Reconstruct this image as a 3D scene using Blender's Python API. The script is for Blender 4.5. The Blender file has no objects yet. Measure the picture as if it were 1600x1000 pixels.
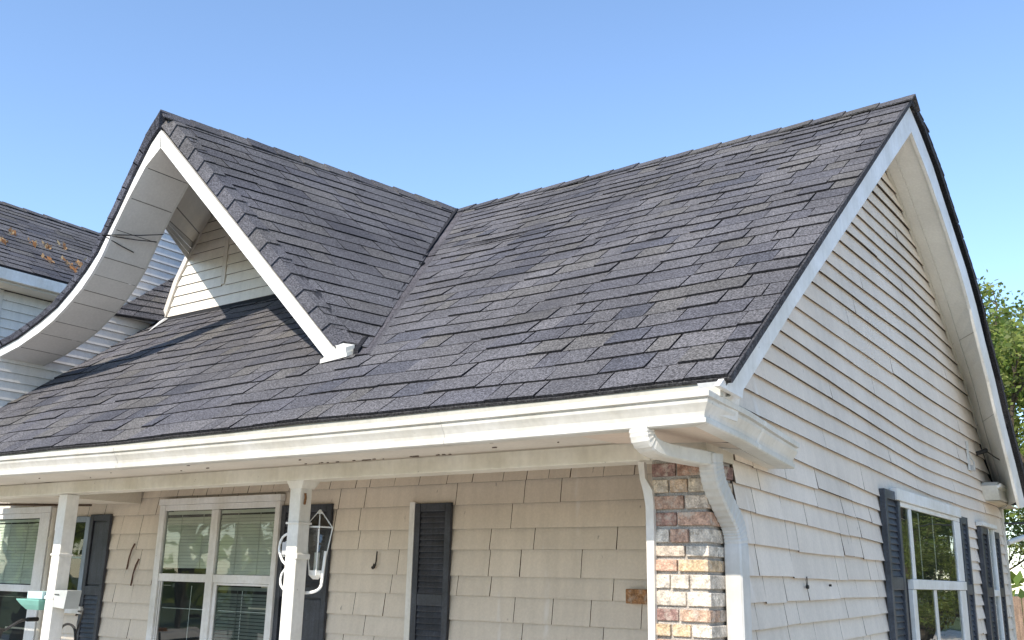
import bpy, math, random
from mathutils import Vector, Matrix, noise
random.seed(7)
C = bpy.context.scene.collection
S = bpy.context.scene
H = 1.65                      # eye height above the ground; building heights below are given from eye level
rad = math.radians

# ------------------------------------------------------------------ camera
cam_d = bpy.data.cameras.new('camera')
cam = bpy.data.objects.new('camera', cam_d); C.objects.link(cam)
FPX = 1532.9
cam_d.sensor_width = 36.0
cam_d.lens = FPX / 1600 * 36
cam_d.clip_start = 0.05
cam_d.clip_end = 2000
yaw, pit, rol = 0.62175, 0.25856, 0.021633
fw = Vector((-math.sin(yaw) * math.cos(pit), math.cos(yaw) * math.cos(pit), math.sin(pit)))
rt = Vector((math.cos(yaw), math.sin(yaw), 0))
up = rt.cross(fw)
r2 = rt * math.cos(rol) + up * math.sin(rol)
u2 = up * math.cos(rol) - rt * math.sin(rol)
EYE = Vector((1.958, -4.328, H))
m = Matrix((r2, u2, -fw)).transposed().to_4x4()
m.translation = EYE
cam.matrix_world = m
S.camera = cam

# ------------------------------------------------------------------ sky, sun, exposure
to_sun = Vector((0.03, -0.78, 0.64)).normalized()
SUN_EL = math.asin(to_sun.z)
SUN_AZ = math.atan2(to_sun.x, to_sun.y)         # from +Y towards +X
w = bpy.data.worlds.new('World'); S.world = w; w.use_nodes = True
nt = w.node_tree
bg = nt.nodes['Background']
sky = nt.nodes.new('ShaderNodeTexSky'); sky.sky_type = 'NISHITA'
sky.sun_disc = False
sky.sun_elevation = SUN_EL
sky.sun_rotation = SUN_AZ
sky.altitude = 200
sky.air_density = 1.05; sky.dust_density = 0.25; sky.ozone_density = 3.2
nt.links.new(sky.outputs[0], bg.inputs[0])
bg.inputs[1].default_value = 0.087
sd = bpy.data.lights.new('sun', 'SUN'); sd.energy = 2.0; sd.angle = rad(0.55); sd.color = (1.0, 0.91, 0.79)
sun = bpy.data.objects.new('sun', sd); C.objects.link(sun)
sun.rotation_euler = to_sun.to_track_quat('Z', 'Y').to_euler()
sun.location = (0, 0, 30)
S.view_settings.view_transform = 'Standard'
S.view_settings.look = 'None'
S.view_settings.exposure = 1.76
S.view_settings.gamma = 1
S.view_settings.use_curve_mapping = False

# ------------------------------------------------------------------ materials
def new_mat(name):
    mt = bpy.data.materials.new(name); mt.use_nodes = True
    n = mt.node_tree; b = n.nodes['Principled BSDF']
    return mt, n, b

def tinted(name, rough=0.8, grain=None, blotch=None, bump=0.0, bump_scale=80, streak=None, spec=0.3, metal=0.0):
    """base colour = per-piece colour attribute x procedural noise layers (each (scale, low, high))"""
    mt, n, b = new_mat(name)
    N, L = n.nodes, n.links
    at = N.new('ShaderNodeAttribute'); at.attribute_name = 'tint'
    tc = N.new('ShaderNodeNewGeometry')
    cur = at.outputs['Color']
    def layer(vec, scale, lo, hi, detail, p0=0.35, p1=0.65):
        nonlocal cur
        nz = N.new('ShaderNodeTexNoise'); nz.inputs['Scale'].default_value = scale
        nz.inputs['Detail'].default_value = detail
        L.new(vec, nz.inputs['Vector'])
        rp = N.new('ShaderNodeValToRGB')
        rp.color_ramp.elements[0].position = p0; rp.color_ramp.elements[1].position = p1
        lo = lo if isinstance(lo, tuple) else (lo,) * 3
        hi = hi if isinstance(hi, tuple) else (hi,) * 3
        rp.color_ramp.elements[0].color = (*lo, 1); rp.color_ramp.elements[1].color = (*hi, 1)
        L.new(nz.outputs['Fac'], rp.inputs[0])
        mx = N.new('ShaderNodeMix'); mx.data_type = 'RGBA'; mx.blend_type = 'MULTIPLY'
        mx.inputs[0].default_value = 1.0
        L.new(cur, mx.inputs[6]); L.new(rp.outputs[0], mx.inputs[7])
        cur = mx.outputs[2]
    if grain: layer(tc.outputs['Position'], grain[0], grain[1], grain[2], 2, 0.38, 0.68)
    if blotch: layer(tc.outputs['Position'], blotch[0], blotch[1], blotch[2], 5)
    if streak:
        mp = N.new('ShaderNodeMapping'); mp.inputs['Scale'].default_value = (1, 1, 0.06)
        L.new(tc.outputs['Position'], mp.inputs['Vector'])
        layer(mp.outputs[0], streak[0], streak[1], streak[2], 4, 0.3, 0.6)
    L.new(cur, b.inputs['Base Color'])
    b.inputs['Roughness'].default_value = rough
    b.inputs['Specular IOR Level'].default_value = spec
    b.inputs['Metallic'].default_value = metal
    if bump:
        nz = N.new('ShaderNodeTexNoise'); nz.inputs['Scale'].default_value = bump_scale; nz.inputs['Detail'].default_value = 3
        L.new(tc.outputs['Position'], nz.inputs['Vector'])
        bp = N.new('ShaderNodeBump'); bp.inputs['Strength'].default_value = bump; bp.inputs['Distance'].default_value = 0.01
        L.new(nz.outputs['Fac'], bp.inputs['Height']); L.new(bp.outputs[0], b.inputs['Normal'])
    return mt

M = {}
M['shingle'] = tinted('asphalt_granules', 0.95, (95, 0.58, 2.0), (1.3, 0.80, 1.12), 0.5, 200, spec=0.15)
M['siding'] = tinted('painted_siding', 0.6, (60, 0.96, 1.03), (1.3, 0.92, 1.04), 0.08, 25, (14, 0.94, 1.02), spec=0.35)
def add_marks(mt, stretch, scale, p0, p1, col, amount):
    n = mt.node_tree; N, L = n.nodes, n.links; b = N['Principled BSDF']; src = b.inputs['Base Color'].links[0].from_socket
    ge = N.new('ShaderNodeNewGeometry'); mp = N.new('ShaderNodeMapping'); mp.inputs['Scale'].default_value = stretch
    nz = N.new('ShaderNodeTexNoise'); nz.inputs['Scale'].default_value = scale; nz.inputs['Detail'].default_value = 4
    rp = N.new('ShaderNodeValToRGB'); rp.color_ramp.elements[0].position = p0; rp.color_ramp.elements[1].position = p1; rp.color_ramp.elements[1].color = (amount,) * 3 + (1,)
    mx = N.new('ShaderNodeMix'); mx.data_type = 'RGBA'; mx.inputs[7].default_value = (*col, 1)
    L.new(ge.outputs['Position'], mp.inputs['Vector']); L.new(mp.outputs[0], nz.inputs['Vector']); L.new(nz.outputs['Fac'], rp.inputs[0])
    L.new(rp.outputs[0], mx.inputs[0]); L.new(src, mx.inputs[6]); L.new(mx.outputs[2], b.inputs['Base Color'])
add_marks(M['siding'], (1, 1, .12), 7, .66, .74, (.78, .74, .70), .6)      # pale runs
add_marks(M['siding'], (1, 1, .35), 26, .72, .77, (.16, .13, .11), .55)    # small dark scuffs
add_marks(M['shingle'], (1, 1, 1), 75, .70, .75, (.30, .29, .28), .8)     # pale granules
add_marks(M['shingle'], (1, .5, .5), 2.3, .60, .74, (.05, .05, .058), .45)   # darker weathered areas
M['white'] = tinted('white_paint', 0.42, (35, 0.95, 1.02), (3.2, (0.84, 0.82, 0.77), (1.0, 1.0, 1.0)), 0.05, 12, (30, 0.93, 1.0), spec=0.45)
add_marks(M['white'], (1, 1, 1), 38, .72, .77, (.2, .17, .13), .6)
M['soffit'] = tinted('soffit_panel', 0.7, (50, 0.95, 1.02), (2.0, 0.9, 1.03), 0.05, 20)
M['dark'] = tinted('dark_edge', 0.9, (90, 0.7, 1.4), None, 0.3, 120)
M['shutter'] = tinted('dark_shutter_vinyl', 0.45, (70, 0.8, 1.15), (5, 0.75, 1.3), 0.1, 60, (40, 0.8, 1.2), spec=0.5)
M['brick'] = tinted('weathered_brick', 0.9, (120, 0.75, 1.25), (28, 0.7, 1.35), 0.7, 90)
M['mortar'] = tinted('mortar', 0.95, (150, 0.75, 1.2), (9, 0.75, 1.1), 0.7, 140)
M['wood'] = tinted('weathered_wood', 0.85, (60, 0.8, 1.15), (4, 0.75, 1.15), 0.3, 60, (35, 0.7, 1.15))
M['bark'] = tinted('bark', 0.95, (30, 0.7, 1.2), (6, 0.7, 1.2), 0.8, 40)
M['plastic'] = tinted('plastic', 0.4, None, (8, 0.9, 1.05), spec=0.5)
M['blind'] = tinted('blind_vinyl', 0.5, None, (5, 0.92, 1.03))
M['room'] = tinted('room_dark', 0.9, None, (1.5, 0.6, 1.4))
M['cable'] = tinted('black_rubber', 0.5, None, None)
M['concrete'] = tinted('concrete', 0.9, (70, 0.85, 1.1), (1.0, 0.8, 1.1), 0.3, 60)

_n = M['brick'].node_tree; _N, _L = _n.nodes, _n.links; _b = _N['Principled BSDF']
_src = _b.inputs['Base Color'].links[0].from_socket
_g = _N.new('ShaderNodeNewGeometry'); _z = _N.new('ShaderNodeTexNoise'); _z.inputs['Scale'].default_value = 17; _z.inputs['Detail'].default_value = 7; _z.inputs['Roughness'].default_value = .7
_r = _N.new('ShaderNodeValToRGB'); _r.color_ramp.elements[0].position = .5; _r.color_ramp.elements[1].position = .64; _r.color_ramp.elements[1].color = (.72, .72, .72, 1)
_x = _N.new('ShaderNodeMix'); _x.data_type = 'RGBA'; _x.inputs[7].default_value = (.50, .44, .37, 1)
_L.new(_g.outputs['Position'], _z.inputs['Vector']); _L.new(_z.outputs['Fac'], _r.inputs[0]); _L.new(_r.outputs[0], _x.inputs[0])
_L.new(_src, _x.inputs[6]); _L.new(_x.outputs[2], _b.inputs['Base Color'])

def leaf_mat(name, translucent=0.45):
    mt, n, b = new_mat(name); N, L = n.nodes, n.links
    at = N.new('ShaderNodeAttribute'); at.attribute_name = 'tint'
    L.new(at.outputs['Color'], b.inputs['Base Color'])
    b.inputs['Roughness'].default_value = 0.55
    tr = N.new('ShaderNodeBsdfTranslucent')
    hs = N.new('ShaderNodeHueSaturation'); hs.inputs['Value'].default_value = 1.6; hs.inputs['Hue'].default_value = 0.48
    L.new(at.outputs['Color'], hs.inputs['Color']); L.new(hs.outputs[0], tr.inputs['Color'])
    mx = N.new('ShaderNodeMixShader'); mx.inputs[0].default_value = translucent
    L.new(b.outputs[0], mx.inputs[1]); L.new(tr.outputs[0], mx.inputs[2])
    L.new(mx.outputs[0], n.nodes['Material Output'].inputs['Surface'])
    return mt
M['leaf'] = leaf_mat('leaf')

def glass_mat(name, tint=(0.90, 0.95, 0.91), boost=1.5, base=0.06, wav=0.004):
    mt, n, b = new_mat(name); N, L = n.nodes, n.links
    N.remove(b)
    g = N.new('ShaderNodeBsdfGlossy'); g.inputs['Roughness'].default_value = 0.015
    g.inputs['Color'].default_value = (0.95, 0.98, 0.97, 1)
    t = N.new('ShaderNodeBsdfTransparent'); t.inputs['Color'].default_value = (*tint, 1)
    fr = N.new('ShaderNodeFresnel'); fr.inputs['IOR'].default_value = 1.52
    mm = N.new('ShaderNodeMath'); mm.operation = 'MULTIPLY_ADD'; mm.use_clamp = True
    mm.inputs[1].default_value = boost; mm.inputs[2].default_value = base
    L.new(fr.outputs[0], mm.inputs[0])
    ge = N.new('ShaderNodeNewGeometry')
    nz = N.new('ShaderNodeTexNoise'); nz.inputs['Scale'].default_value = 3.0; nz.inputs['Detail'].default_value = 1
    L.new(ge.outputs['Position'], nz.inputs['Vector'])
    bp = N.new('ShaderNodeBump'); bp.inputs['Strength'].default_value = 0.5; bp.inputs['Distance'].default_value = wav
    L.new(nz.outputs['Fac'], bp.inputs['Height']); L.new(bp.outputs[0], g.inputs['Normal'])
    mx = N.new('ShaderNodeMixShader')
    L.new(mm.outputs[0], mx.inputs[0]); L.new(t.outputs[0], mx.inputs[1]); L.new(g.outputs[0], mx.inputs[2])
    L.new(mx.outputs[0], N['Material Output'].inputs['Surface'])
    return mt
M['glass'] = glass_mat('window_glass', boost=1.15, base=0.03)
M['clear'] = glass_mat('lantern_glass', (0.93, 0.95, 0.95), 1.0, 0.05, 0.0)

# ------------------------------------------------------------------ mesh helpers
class MB:
    """collects faces; build() links them as ONE mesh object"""
    def __init__(s): s.v = []; s.f = []; s.c = []
    def face(s, pts, col):
        i = len(s.v); s.v += [tuple(p) for p in pts]; s.f.append(tuple(range(i, i + len(pts)))); s.c.append(col)
    def hexa(s, b, t, col):
        """b: 4 points, t: 4 matching points; closed 6-sided solid"""
        i = len(s.v); s.v += [tuple(p) for p in list(b) + list(t)]
        for q in ((3, 2, 1, 0), (4, 5, 6, 7), (0, 1, 5, 4), (1, 2, 6, 5), (2, 3, 7, 6), (3, 0, 4, 7)):
            s.f.append(tuple(i + k for k in q)); s.c.append(col)
    def board(s, q, th, col, butt):
        """q: lower-left, lower-right, upper-right, upper-left of the outer face; th: offset to the back; bottom face in another colour"""
        th = Vector(th); i = len(s.v)
        s.v += [tuple(p) for p in q] + [tuple(Vector(p) + th) for p in q]
        for f, c in (((0, 1, 2, 3), col), ((0, 4, 5, 1), butt), ((1, 5, 6, 2), butt), ((3, 7, 4, 0), butt), ((2, 6, 7, 3), col), ((7, 6, 5, 4), butt)):
            s.f.append(tuple(i + k for k in f)); s.c.append(c)
    def box(s, x0, x1, y0, y1, z0, z1, col):
        s.hexa([(x0, y0, z0), (x1, y0, z0), (x1, y1, z0), (x0, y1, z0)],
               [(x0, y0, z1), (x1, y0, z1), (x1, y1, z1), (x0, y1, z1)], col)
    def prism(s, pts, off, col):
        """polygon pts extruded by vector off"""
        n = len(pts); i = len(s.v); off = Vector(off)
        s.v += [tuple(p) for p in pts] + [tuple(Vector(p) + off) for p in pts]
        s.f.append(tuple(i + k for k in range(n))); s.c.append(col)
        s.f.append(tuple(i + n + k for k in reversed(range(n)))); s.c.append(col)
        for k in range(n):
            j = (k + 1) % n
            s.f.append((i + j, i + k, i + n + k, i + n + j)); s.c.append(col)
    def strip(s, A, B, col):
        for k in range(len(A) - 1): s.face([A[k], A[k + 1], B[k + 1], B[k]], col)
    def loft(s, rings, col, caps=True):
        """rings of equal length (closed sections)"""
        n = len(rings[0]); i = len(s.v)
        for r in rings: s.v += [tuple(p) for p in r]
        for a in range(len(rings) - 1):
            for k in range(n):
                j = (k + 1) % n
                s.f.append((i + a * n + k, i + a * n + j, i + (a + 1) * n + j, i + (a + 1) * n + k)); s.c.append(col)
        if caps:
            s.f.append(tuple(i + k for k in reversed(range(n)))); s.c.append(col)
            s.f.append(tuple(i + (len(rings) - 1) * n + k for k in range(n))); s.c.append(col)
    def tube(s, path, r, col, n=8, r1=None):
        P = [Vector(p) for p in path]; rings = []
        ref = Vector((0.13, 0.21, 0.97))
        for k, p in enumerate(P):
            d = (P[min(k + 1, len(P) - 1)] - P[max(k - 1, 0)]).normalized()
            a = d.cross(ref)
            if a.length < 0.05: a = d.cross(Vector((1, 0, 0)))
            a.normalize(); b = d.cross(a)
            rr = r if r1 is None else r + (r1 - r) * k / max(1, len(P) - 1)
            rings.append([p + (a * math.cos(2 * math.pi * q / n) + b * math.sin(2 * math.pi * q / n)) * rr for q in range(n)])
        s.loft(rings, col)
    def build(s, name, mat, parent=None, smooth=False, bevel=0.0, kind=None):
        me = bpy.data.meshes.new(name)
        off = parent.location if parent is not None and parent.type == 'EMPTY' and not parent.parent else Vector((0, 0, 0))
        me.from_pydata(s.v, [], s.f)
        at = me.color_attributes.new('tint', 'FLOAT_COLOR', 'CORNER')
        buf = []
        for f, c in zip(s.f, s.c): buf += [c[0], c[1], c[2], 1.0] * len(f)
        at.data.foreach_set('color', buf)
        me.materials.append(M[mat])
        if smooth: me.polygons.foreach_set('use_smooth', [True] * len(s.f))
        me.update()
        o = bpy.data.objects.new(name, me); C.objects.link(o)
        if parent is not None:
            o.parent = parent
            r = parent
            while r.parent: r = r.parent
            if parent is r: o.location = -r.location
        if bevel:
            md = o.modifiers.new('bevel', 'BEVEL'); md.width = bevel; md.segments = 2; md.limit_method = 'ANGLE'; md.angle_limit = rad(40)
        if kind: o['kind'] = kind
        return o

def thing(name, label, cat, loc=(0, 0, 0), group=None):
    o = bpy.data.objects.new(name, None); C.objects.link(o); o.location = loc
    o.empty_display_size = 0.2
    o['label'] = label; o['category'] = cat
    if group: o['group'] = group
    return o
def tag(o, label, cat, group=None):
    o['label'] = label; o['category'] = cat
    if group: o['group'] = group
    return o
def Z(x, y, z): return Vector((x, y, z + H))
def jit(c, a):
    k = 1 + random.uniform(-a, a); return (c[0] * k, c[1] * k, c[2] * k)
def lerp(a, b, t): return a + (b - a) * t
def interp(tab, x):
    if x <= tab[0][0]: return tab[0][1]
    for (a, fa), (b, fb) in zip(tab, tab[1:]):
        if x <= b: return fa + (fb - fa) * (x - a) / (b - a)
    return tab[-1][1]

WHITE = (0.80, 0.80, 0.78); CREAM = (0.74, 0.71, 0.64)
SID = (0.73, 0.65, 0.555)
BUTT = (0.13, 0.095, 0.07)          # dirty unpainted lower edges of the boards, also painting in the lap shadow lines

# ------------------------------------------------------------------ ground
g = MB(); g.face([(-600, -600, 0), (600, -600, 0), (600, 600, 0), (-600, 600, 0)], (0.075, 0.105, 0.04))
go = g.build('lawn', 'concrete'); go['kind'] = 'structure'
g = MB(); g.box(-24, 1.38, -12, -0.7, -0.05, 0.02, (0.60, 0.54, 0.46))  # out of view, made pale to bounce sunlight up under the porch
go = g.build('driveway', 'concrete'); go['kind'] = 'structure'
g = MB(); g.box(1.4, 26, -9.4, 40, -0.05, 0.016, (0.64, 0.56, 0.46))  # unseen pale ground, added to bounce sunlight onto the right wall
go = g.build('bounce_ground', 'concrete'); go['kind'] = 'structure'

# ------------------------------------------------------------------ the house
house = thing('house', 'beige sided house with a dark shingle roof, front gable and brick corner pillar', 'house', (0, 0, 0))
g = MB(); g.box(-10.5, 0.02, -0.4, 1.75, 0.0, 0.16, (0.45, 0.43, 0.40)); g.build('porch_slab', 'concrete', house)

# ---- main roof
EY, EZ, SL = -0.5, 0.845, 0.764
RY, RZ = 3.45, 0.845 + 0.764 * 3.95
XR = 0.345
cs = math.sqrt(1 + SL * SL)
RV = Vector((0, 1 / cs, SL / cs)); RN = Vector((0, -SL / cs, 1 / cs)); LEN = (RY - EY) * cs
def roofz(y): return EZ + SL * (y - EY)
V0 = Vector((-2.56, 0.25)); VB = Vector((-4.36, 3.43))          # valley line (x, y)
def valley_x(y): return V0.x + (VB.x - V0.x) * (y - V0.y) / (VB.y - V0.y)

SHP = [(0.087, 0.085, 0.091)] * 7 + [(0.095, 0.092, 0.096)] * 4 + [(0.077, 0.076, 0.085)] * 3 + [(0.096, 0.092, 0.090)] * 2 + [(0.065, 0.066, 0.077)] * 1
def shingle_geo(mb, p00, p10, p01, p11, n, t0, t1, col):
    """p0*: butt edge, p1*: upper edge on the deck; wedge of thickness t0 at the butt and t1 at the top"""
    a, b, c, d = p00 + n * t0, p01 + n * t0, p11 + n * t1, p10 + n * t1
    mb.face([a, b, c, d], col)
    dk = (0.02, 0.02, 0.023)          # bare asphalt on the cut edges
    mb.face([p00 - n * 0.004, p01 - n * 0.004, b, a], dk)
    mb.face([p01 - n * 0.004, p11, c, b], dk)
    mb.face([p10, p00 - n * 0.004, a, d], dk)

roof = MB()
dk = (0.03, 0.03, 0.035)
roof.prism([Z(XR - 0.02, EY + 0.015, EZ - 0.006), Z(XR - 0.02, RY, RZ - 0.006), Z(XR - 0.02, RY, RZ - 0.05), Z(XR - 0.02, EY + 0.015, EZ - 0.035)], (-7.6 - XR, 0, 0), dk)
roof_o = roof.build('main_roof', 'dark', house)

def lay(pos, nrm, ncourse, e, row_range, wmin, wmax, seed, skip=None, pal=SHP, thick=(0.006, 0.009, 0.011, 0.013, 0.016)):
    """courses of random-width tabs; pos(a, b) deck point, row_range(b) -> (a0, a1) ; yields single-shingle meshes"""
    rng = random.Random(seed); out = []
    for k in range(ncourse):
        b0 = k * e; b1 = b0 + e * 1.16
        l0, r0 = row_range(b0, k); l1, r1 = row_range(b1, k)
        if r0 - l0 < 0.02: continue
        a = l0 - rng.uniform(0, wmax * 0.6); first = True
        while a < r0:
            wd = rng.uniform(wmin, wmax)
            x0, x1 = a, min(a + wd, r0)
            if r0 - x1 < 0.09: x1 = r0
            a = x1
            if x1 <= l0 + 0.02: continue
            x0c = max(x0, l0)
            y0 = l1 if x0c == l0 else x0 + rng.uniform(-.006, .006)
            y1 = r1 if x1 == r0 else x1 + rng.uniform(-.006, .006)
            y0 = max(y0, l1); y1 = min(y1, r1)
            if y1 - y0 < 0.0: y0 = y1 = (y0 + y1) / 2
            if skip and skip((x0c + x1) / 2, b0): continue
            gap = 0.0042
            db = rng.uniform(-0.006, 0.006) if k else 0
            t0 = rng.choice(thick); col = pal[rng.randrange(len(pal))]
            kk = rng.uniform(0.92, 1.08); col = tuple(c * kk for c in col)
            mb = MB()
            q = [pos(x0c + gap, b0 + db), pos(y0 + gap, b1), pos(x1 - gap, b0 + db), pos(y1 - gap, b1)]
            shingle_geo(mb, q[0], q[1], q[2], q[3], nrm, t0, 0.0015, col)
            ctr = (q[0] + q[3]) / 2
            out.append((ctr, mb, (q[2] - q[0]).length))
    return out
def merge(lst):
    mb = MB()
    for _, s, _ in lst:
        i = len(mb.v); mb.v += s.v; mb.f += [tuple(i + k for k in f) for f in s.f]; mb.c += s.c
    return mb
EXP = 0.1755
O = Z(0, EY, EZ)
def main_pos(a, b):
    s = 0.004 * math.sin(a * 2.1 + b) + 0.003 * math.sin(a * 5.3 + 1)
    return O + Vector((a, 0, 0)) + RV * b + RN * s
def rows_right(b, k):
    y = EY + b / cs
    return (-7.17 if k < 5 else valley_x(y) + 0.12, XR)
def rows_left(b, k):                                     # under the front gable, up to its face
    y = EY + b / cs
    return (-7.17, valley_x(y) - 0.02) if k >= 5 and y < 2.1 else (0, 0)
kept = lay(main_pos, RN, 28, EXP, rows_right, 0.12, 0.38, 11) + lay(main_pos, RN, 28, EXP, rows_left, 0.12, 0.38, 12)
kept.sort(key=lambda t: (t[0] - EYE).length * (1.0 if t[0].y < 1.9 or t[0].x > valley_x(t[0].y) else 3))
for c, mb, wd in kept[:298]: mb.build('shingle', 'shingle', roof_o)
o = merge(kept[298:]).build('shingle', 'shingle', roof_o, kind='stuff')
# starter strip and roof edges
g = MB()
for i in range(26):
    x0 = lerp(-7.2, XR + .004, i / 26); x1 = lerp(-7.2, XR + .004, (i + 1) / 26)
    for a, b in ((x0, x1),):
        p0, p1 = main_pos(a, 0), main_pos(b, 0)
        q = [p0 - RV * .008 - RN * .0035, p1 - RV * .008 - RN * .0035, p1 + RV * .1 - RN * .0035, p0 + RV * .1 - RN * .0035]
        g.hexa([v - RN * 0.014 for v in q], q, (0.045, 0.044, 0.045))
g.build('starter_strip', 'shingle', roof_o)
g = MB()
q = [O + Vector((XR - .015, 0, 0)) - RN * .03, O + Vector((XR + .008, 0, 0)) - RN * .03, O + Vector((XR + .008, 0, 0)) + RN * .004, O + Vector((XR - .015, 0, 0)) + RN * .004]
g.hexa(q, [v + RV * (LEN - 0.03) for v in q], (0.05, 0.05, 0.055))
g.build('rake_edging', 'shingle', roof_o)

# back slope (its edge shows along the far rake); the profile is gently bowed
BS = [(3.45, 3.862), (3.815, 3.80), (4.044, 3.70), (4.285, 3.60), (4.45, 3.50), (4.749, 3.325), (5.065, 3.13), (5.36, 2.95), (5.557, 2.79), (5.692, 2.68), (5.984, 2.36), (6.293, 2.06), (6.534, 1.76), (6.784, 1.51), (7.065, 1.237), (7.377, 0.866)]
g = MB()
n = len(BS)
lo = [(y - 0.025, z - 0.055) for y, z in BS]
g.loft([[Z(x, y, z) for y, z in BS] + [Z(x, y, z) for y, z in reversed(lo)] for x in (XR + .008, XR + .004)] if False else [[Z(x, y + dy_, z + dy_ * .6) for y, z in BS] + [Z(x, y + dy_, z + dy_ * .6) for y, z in reversed(lo)] for x, dy_ in ((XR + .008, 0), (.24, .10), (0.0, .16), (-7.0, .16))], (0.05, 0.05, 0.055))
g.build('back_roof', 'shingle', house)
# lapped shingle edges along the far rake
g = MB()
for k in range(30):
    t = k / 30 * (n - 1.001); i = int(t); f = t - i
    y = lerp(BS[i][0], BS[i + 1][0], f); z = lerp(BS[i][1], BS[i + 1][1], f)
    dy, dz = BS[i + 1][0] - BS[i][0], BS[i + 1][1] - BS[i][1]; l = math.hypot(dy, dz); dy /= l; dz /= l
    nn = Vector((0, -dz, dy)); tt = Vector((0, dy, dz)); p = Z(0, y, z)
    x0, x1 = XR - .06, XR + .012
    b = [p + Vector((x0, 0, 0)), p + Vector((x1, 0, 0)), p + tt * .17 + Vector((x1, 0, 0)), p + tt * .17 + Vector((x0, 0, 0))]
    g.hexa(b, [b[0] + nn * .004, b[1] + nn * .004, b[2] + nn * .018, b[3] + nn * .018], jit((0.05, 0.05, 0.06), .2))
o = g.build('back_shingle', 'shingle', house, kind='stuff')

# ---- ridge caps
def ridge_caps(P, Q, n1, n2, count, drop, parent, seed, width=0.15):
    rng = random.Random(seed); d = (Q - P) / count; dn = d.normalized()
    upv = Vector((0, 0, 1))
    for k in range(count):
        a = P + d * k - dn * 0.02; b = P + d * (k + 1) + dn * 0.03
        t0, t1 = 0.022 + rng.uniform(-.003, .004), 0.010
        if drop < 0: t0, t1 = t1, t0
        mb = MB(); col = jit(SHP[rng.randrange(len(SHP))], .1); col = tuple(c * 0.9 for c in col)
        for nn, s in ((n1, 1), (n2, -1)):
            dv = dn.cross(nn) * s
            if dv.z > 0: dv = -dv
            aa = [a + upv * t0 * 1.1, b + upv * t1 * 1.1, b + dv * width + nn * t1, a + dv * width + nn * t0]
            bb = [v - nn * 0.012 for v in aa]
            mb.hexa(bb, aa, col)
        mb.build('ridge_cap', 'shingle', parent)
BN = Vector((0, 0.6, 0.8))
ridge_caps(Z(XR + .015, RY, RZ + .012), Z(-4.42, RY, RZ + .005), RN, BN, 17, 1, roof_o, 3)

# ---- front gable (dormer) right slope
FA, FF = Z(-5.075, .275, 3.855), Z(-2.735, .275, 1.525)
FB, FV = Z(-4.36, 3.42, 3.855), Z(-2.555, .33, 1.475)
dorm = MB()
DN = (FB - FA).cross(FF - FA).normalized()
if DN.z < 0: DN = -DN
def dorm_pt(s, t): return FF.lerp(FA, s).lerp(FV.lerp(FB, s), t)
q = [FF, FV, FB, FA]
dorm.hexa([v - DN * .045 for v in q], [v - DN * .003 for v in q], (0.03, 0.03, 0.035))
dorm_o = dorm.build('dormer_roof', 'dark', house)
DL = (FA - FF).length
def dorm_len(b): return (dorm_pt(b / DL, 1) - dorm_pt(b / DL, 0)).length
def dpos(a, b):
    s = min(b / DL, 1.0); ln = max(dorm_len(b), .01)
    p = dorm_pt(s, a / ln)
    return p + DN * (0.004 * math.sin(a * 2 + b * 3))
DPAL = [(0.086, 0.085, 0.092)] * 5 + [(0.078, 0.077, 0.085)] * 4 + [(0.067, 0.067, 0.077)] * 1 + [(0.092, 0.089, 0.091)] * 2
dt = lay(dpos, DN, 20, DL / 20, lambda b, k: (0.0, dorm_len(min(b, DL)) - 0.01), 0.16, 0.5, 5, pal=DPAL, thick=(.009, .011, .013, .015))
for c, mb, wd in dt: mb.build('shingle', 'shingle', dorm_o)
# rake caps folded over the front edge
band_out_a, band_out_f = Z(-5.035, .195, 3.70), Z(-2.73, .195, 1.465)
nc = 16
for k in range(nc):
    s0, s1 = k / nc, (k + 1.12) / nc
    mb = MB(); col = jit(DPAL[random.randrange(len(DPAL))], .1)
    def pp(s): 
        c = FF.lerp(FA, s); o_ = band_out_f.lerp(band_out_a, s); i_ = c + (dorm_pt(min(s, 1), .05) - dorm_pt(min(s, 1), 0)).normalized() * .09
        return c, o_, i_
    c0, o0, i0 = pp(s0); c1, o1, i1 = pp(min(s1, 1.005))
    nn = (DN + Vector((0, -.9, .1))).normalized(); t0, t1 = .022, .006
    for A0, A1, B1, B0, n_ in ((o0, o1, c1, c0, Vector((.45, -.75, .45)).normalized()), (c0, c1, i1, i0, DN)):
        aa = [A0 + (nn if A0 is c0 else n_) * t0, A1 + (nn if A1 is c1 else n_) * t1, B1 + (nn if B1 is c1 else n_) * t1, B0 + (nn if B0 is c0 else n_) * t0]
        mb.hexa([v - n_ * .014 for v in aa], aa, col)
    mb.build('rake_cap', 'shingle', dorm_o)
DLN = Vector((-.8, 0, .6))
ridge_caps(FA + Vector((-.02, -.05, .012)), FB + Vector((0, 0, .008)), DN, DLN, 12, 1, dorm_o, 8, .14)
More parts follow.
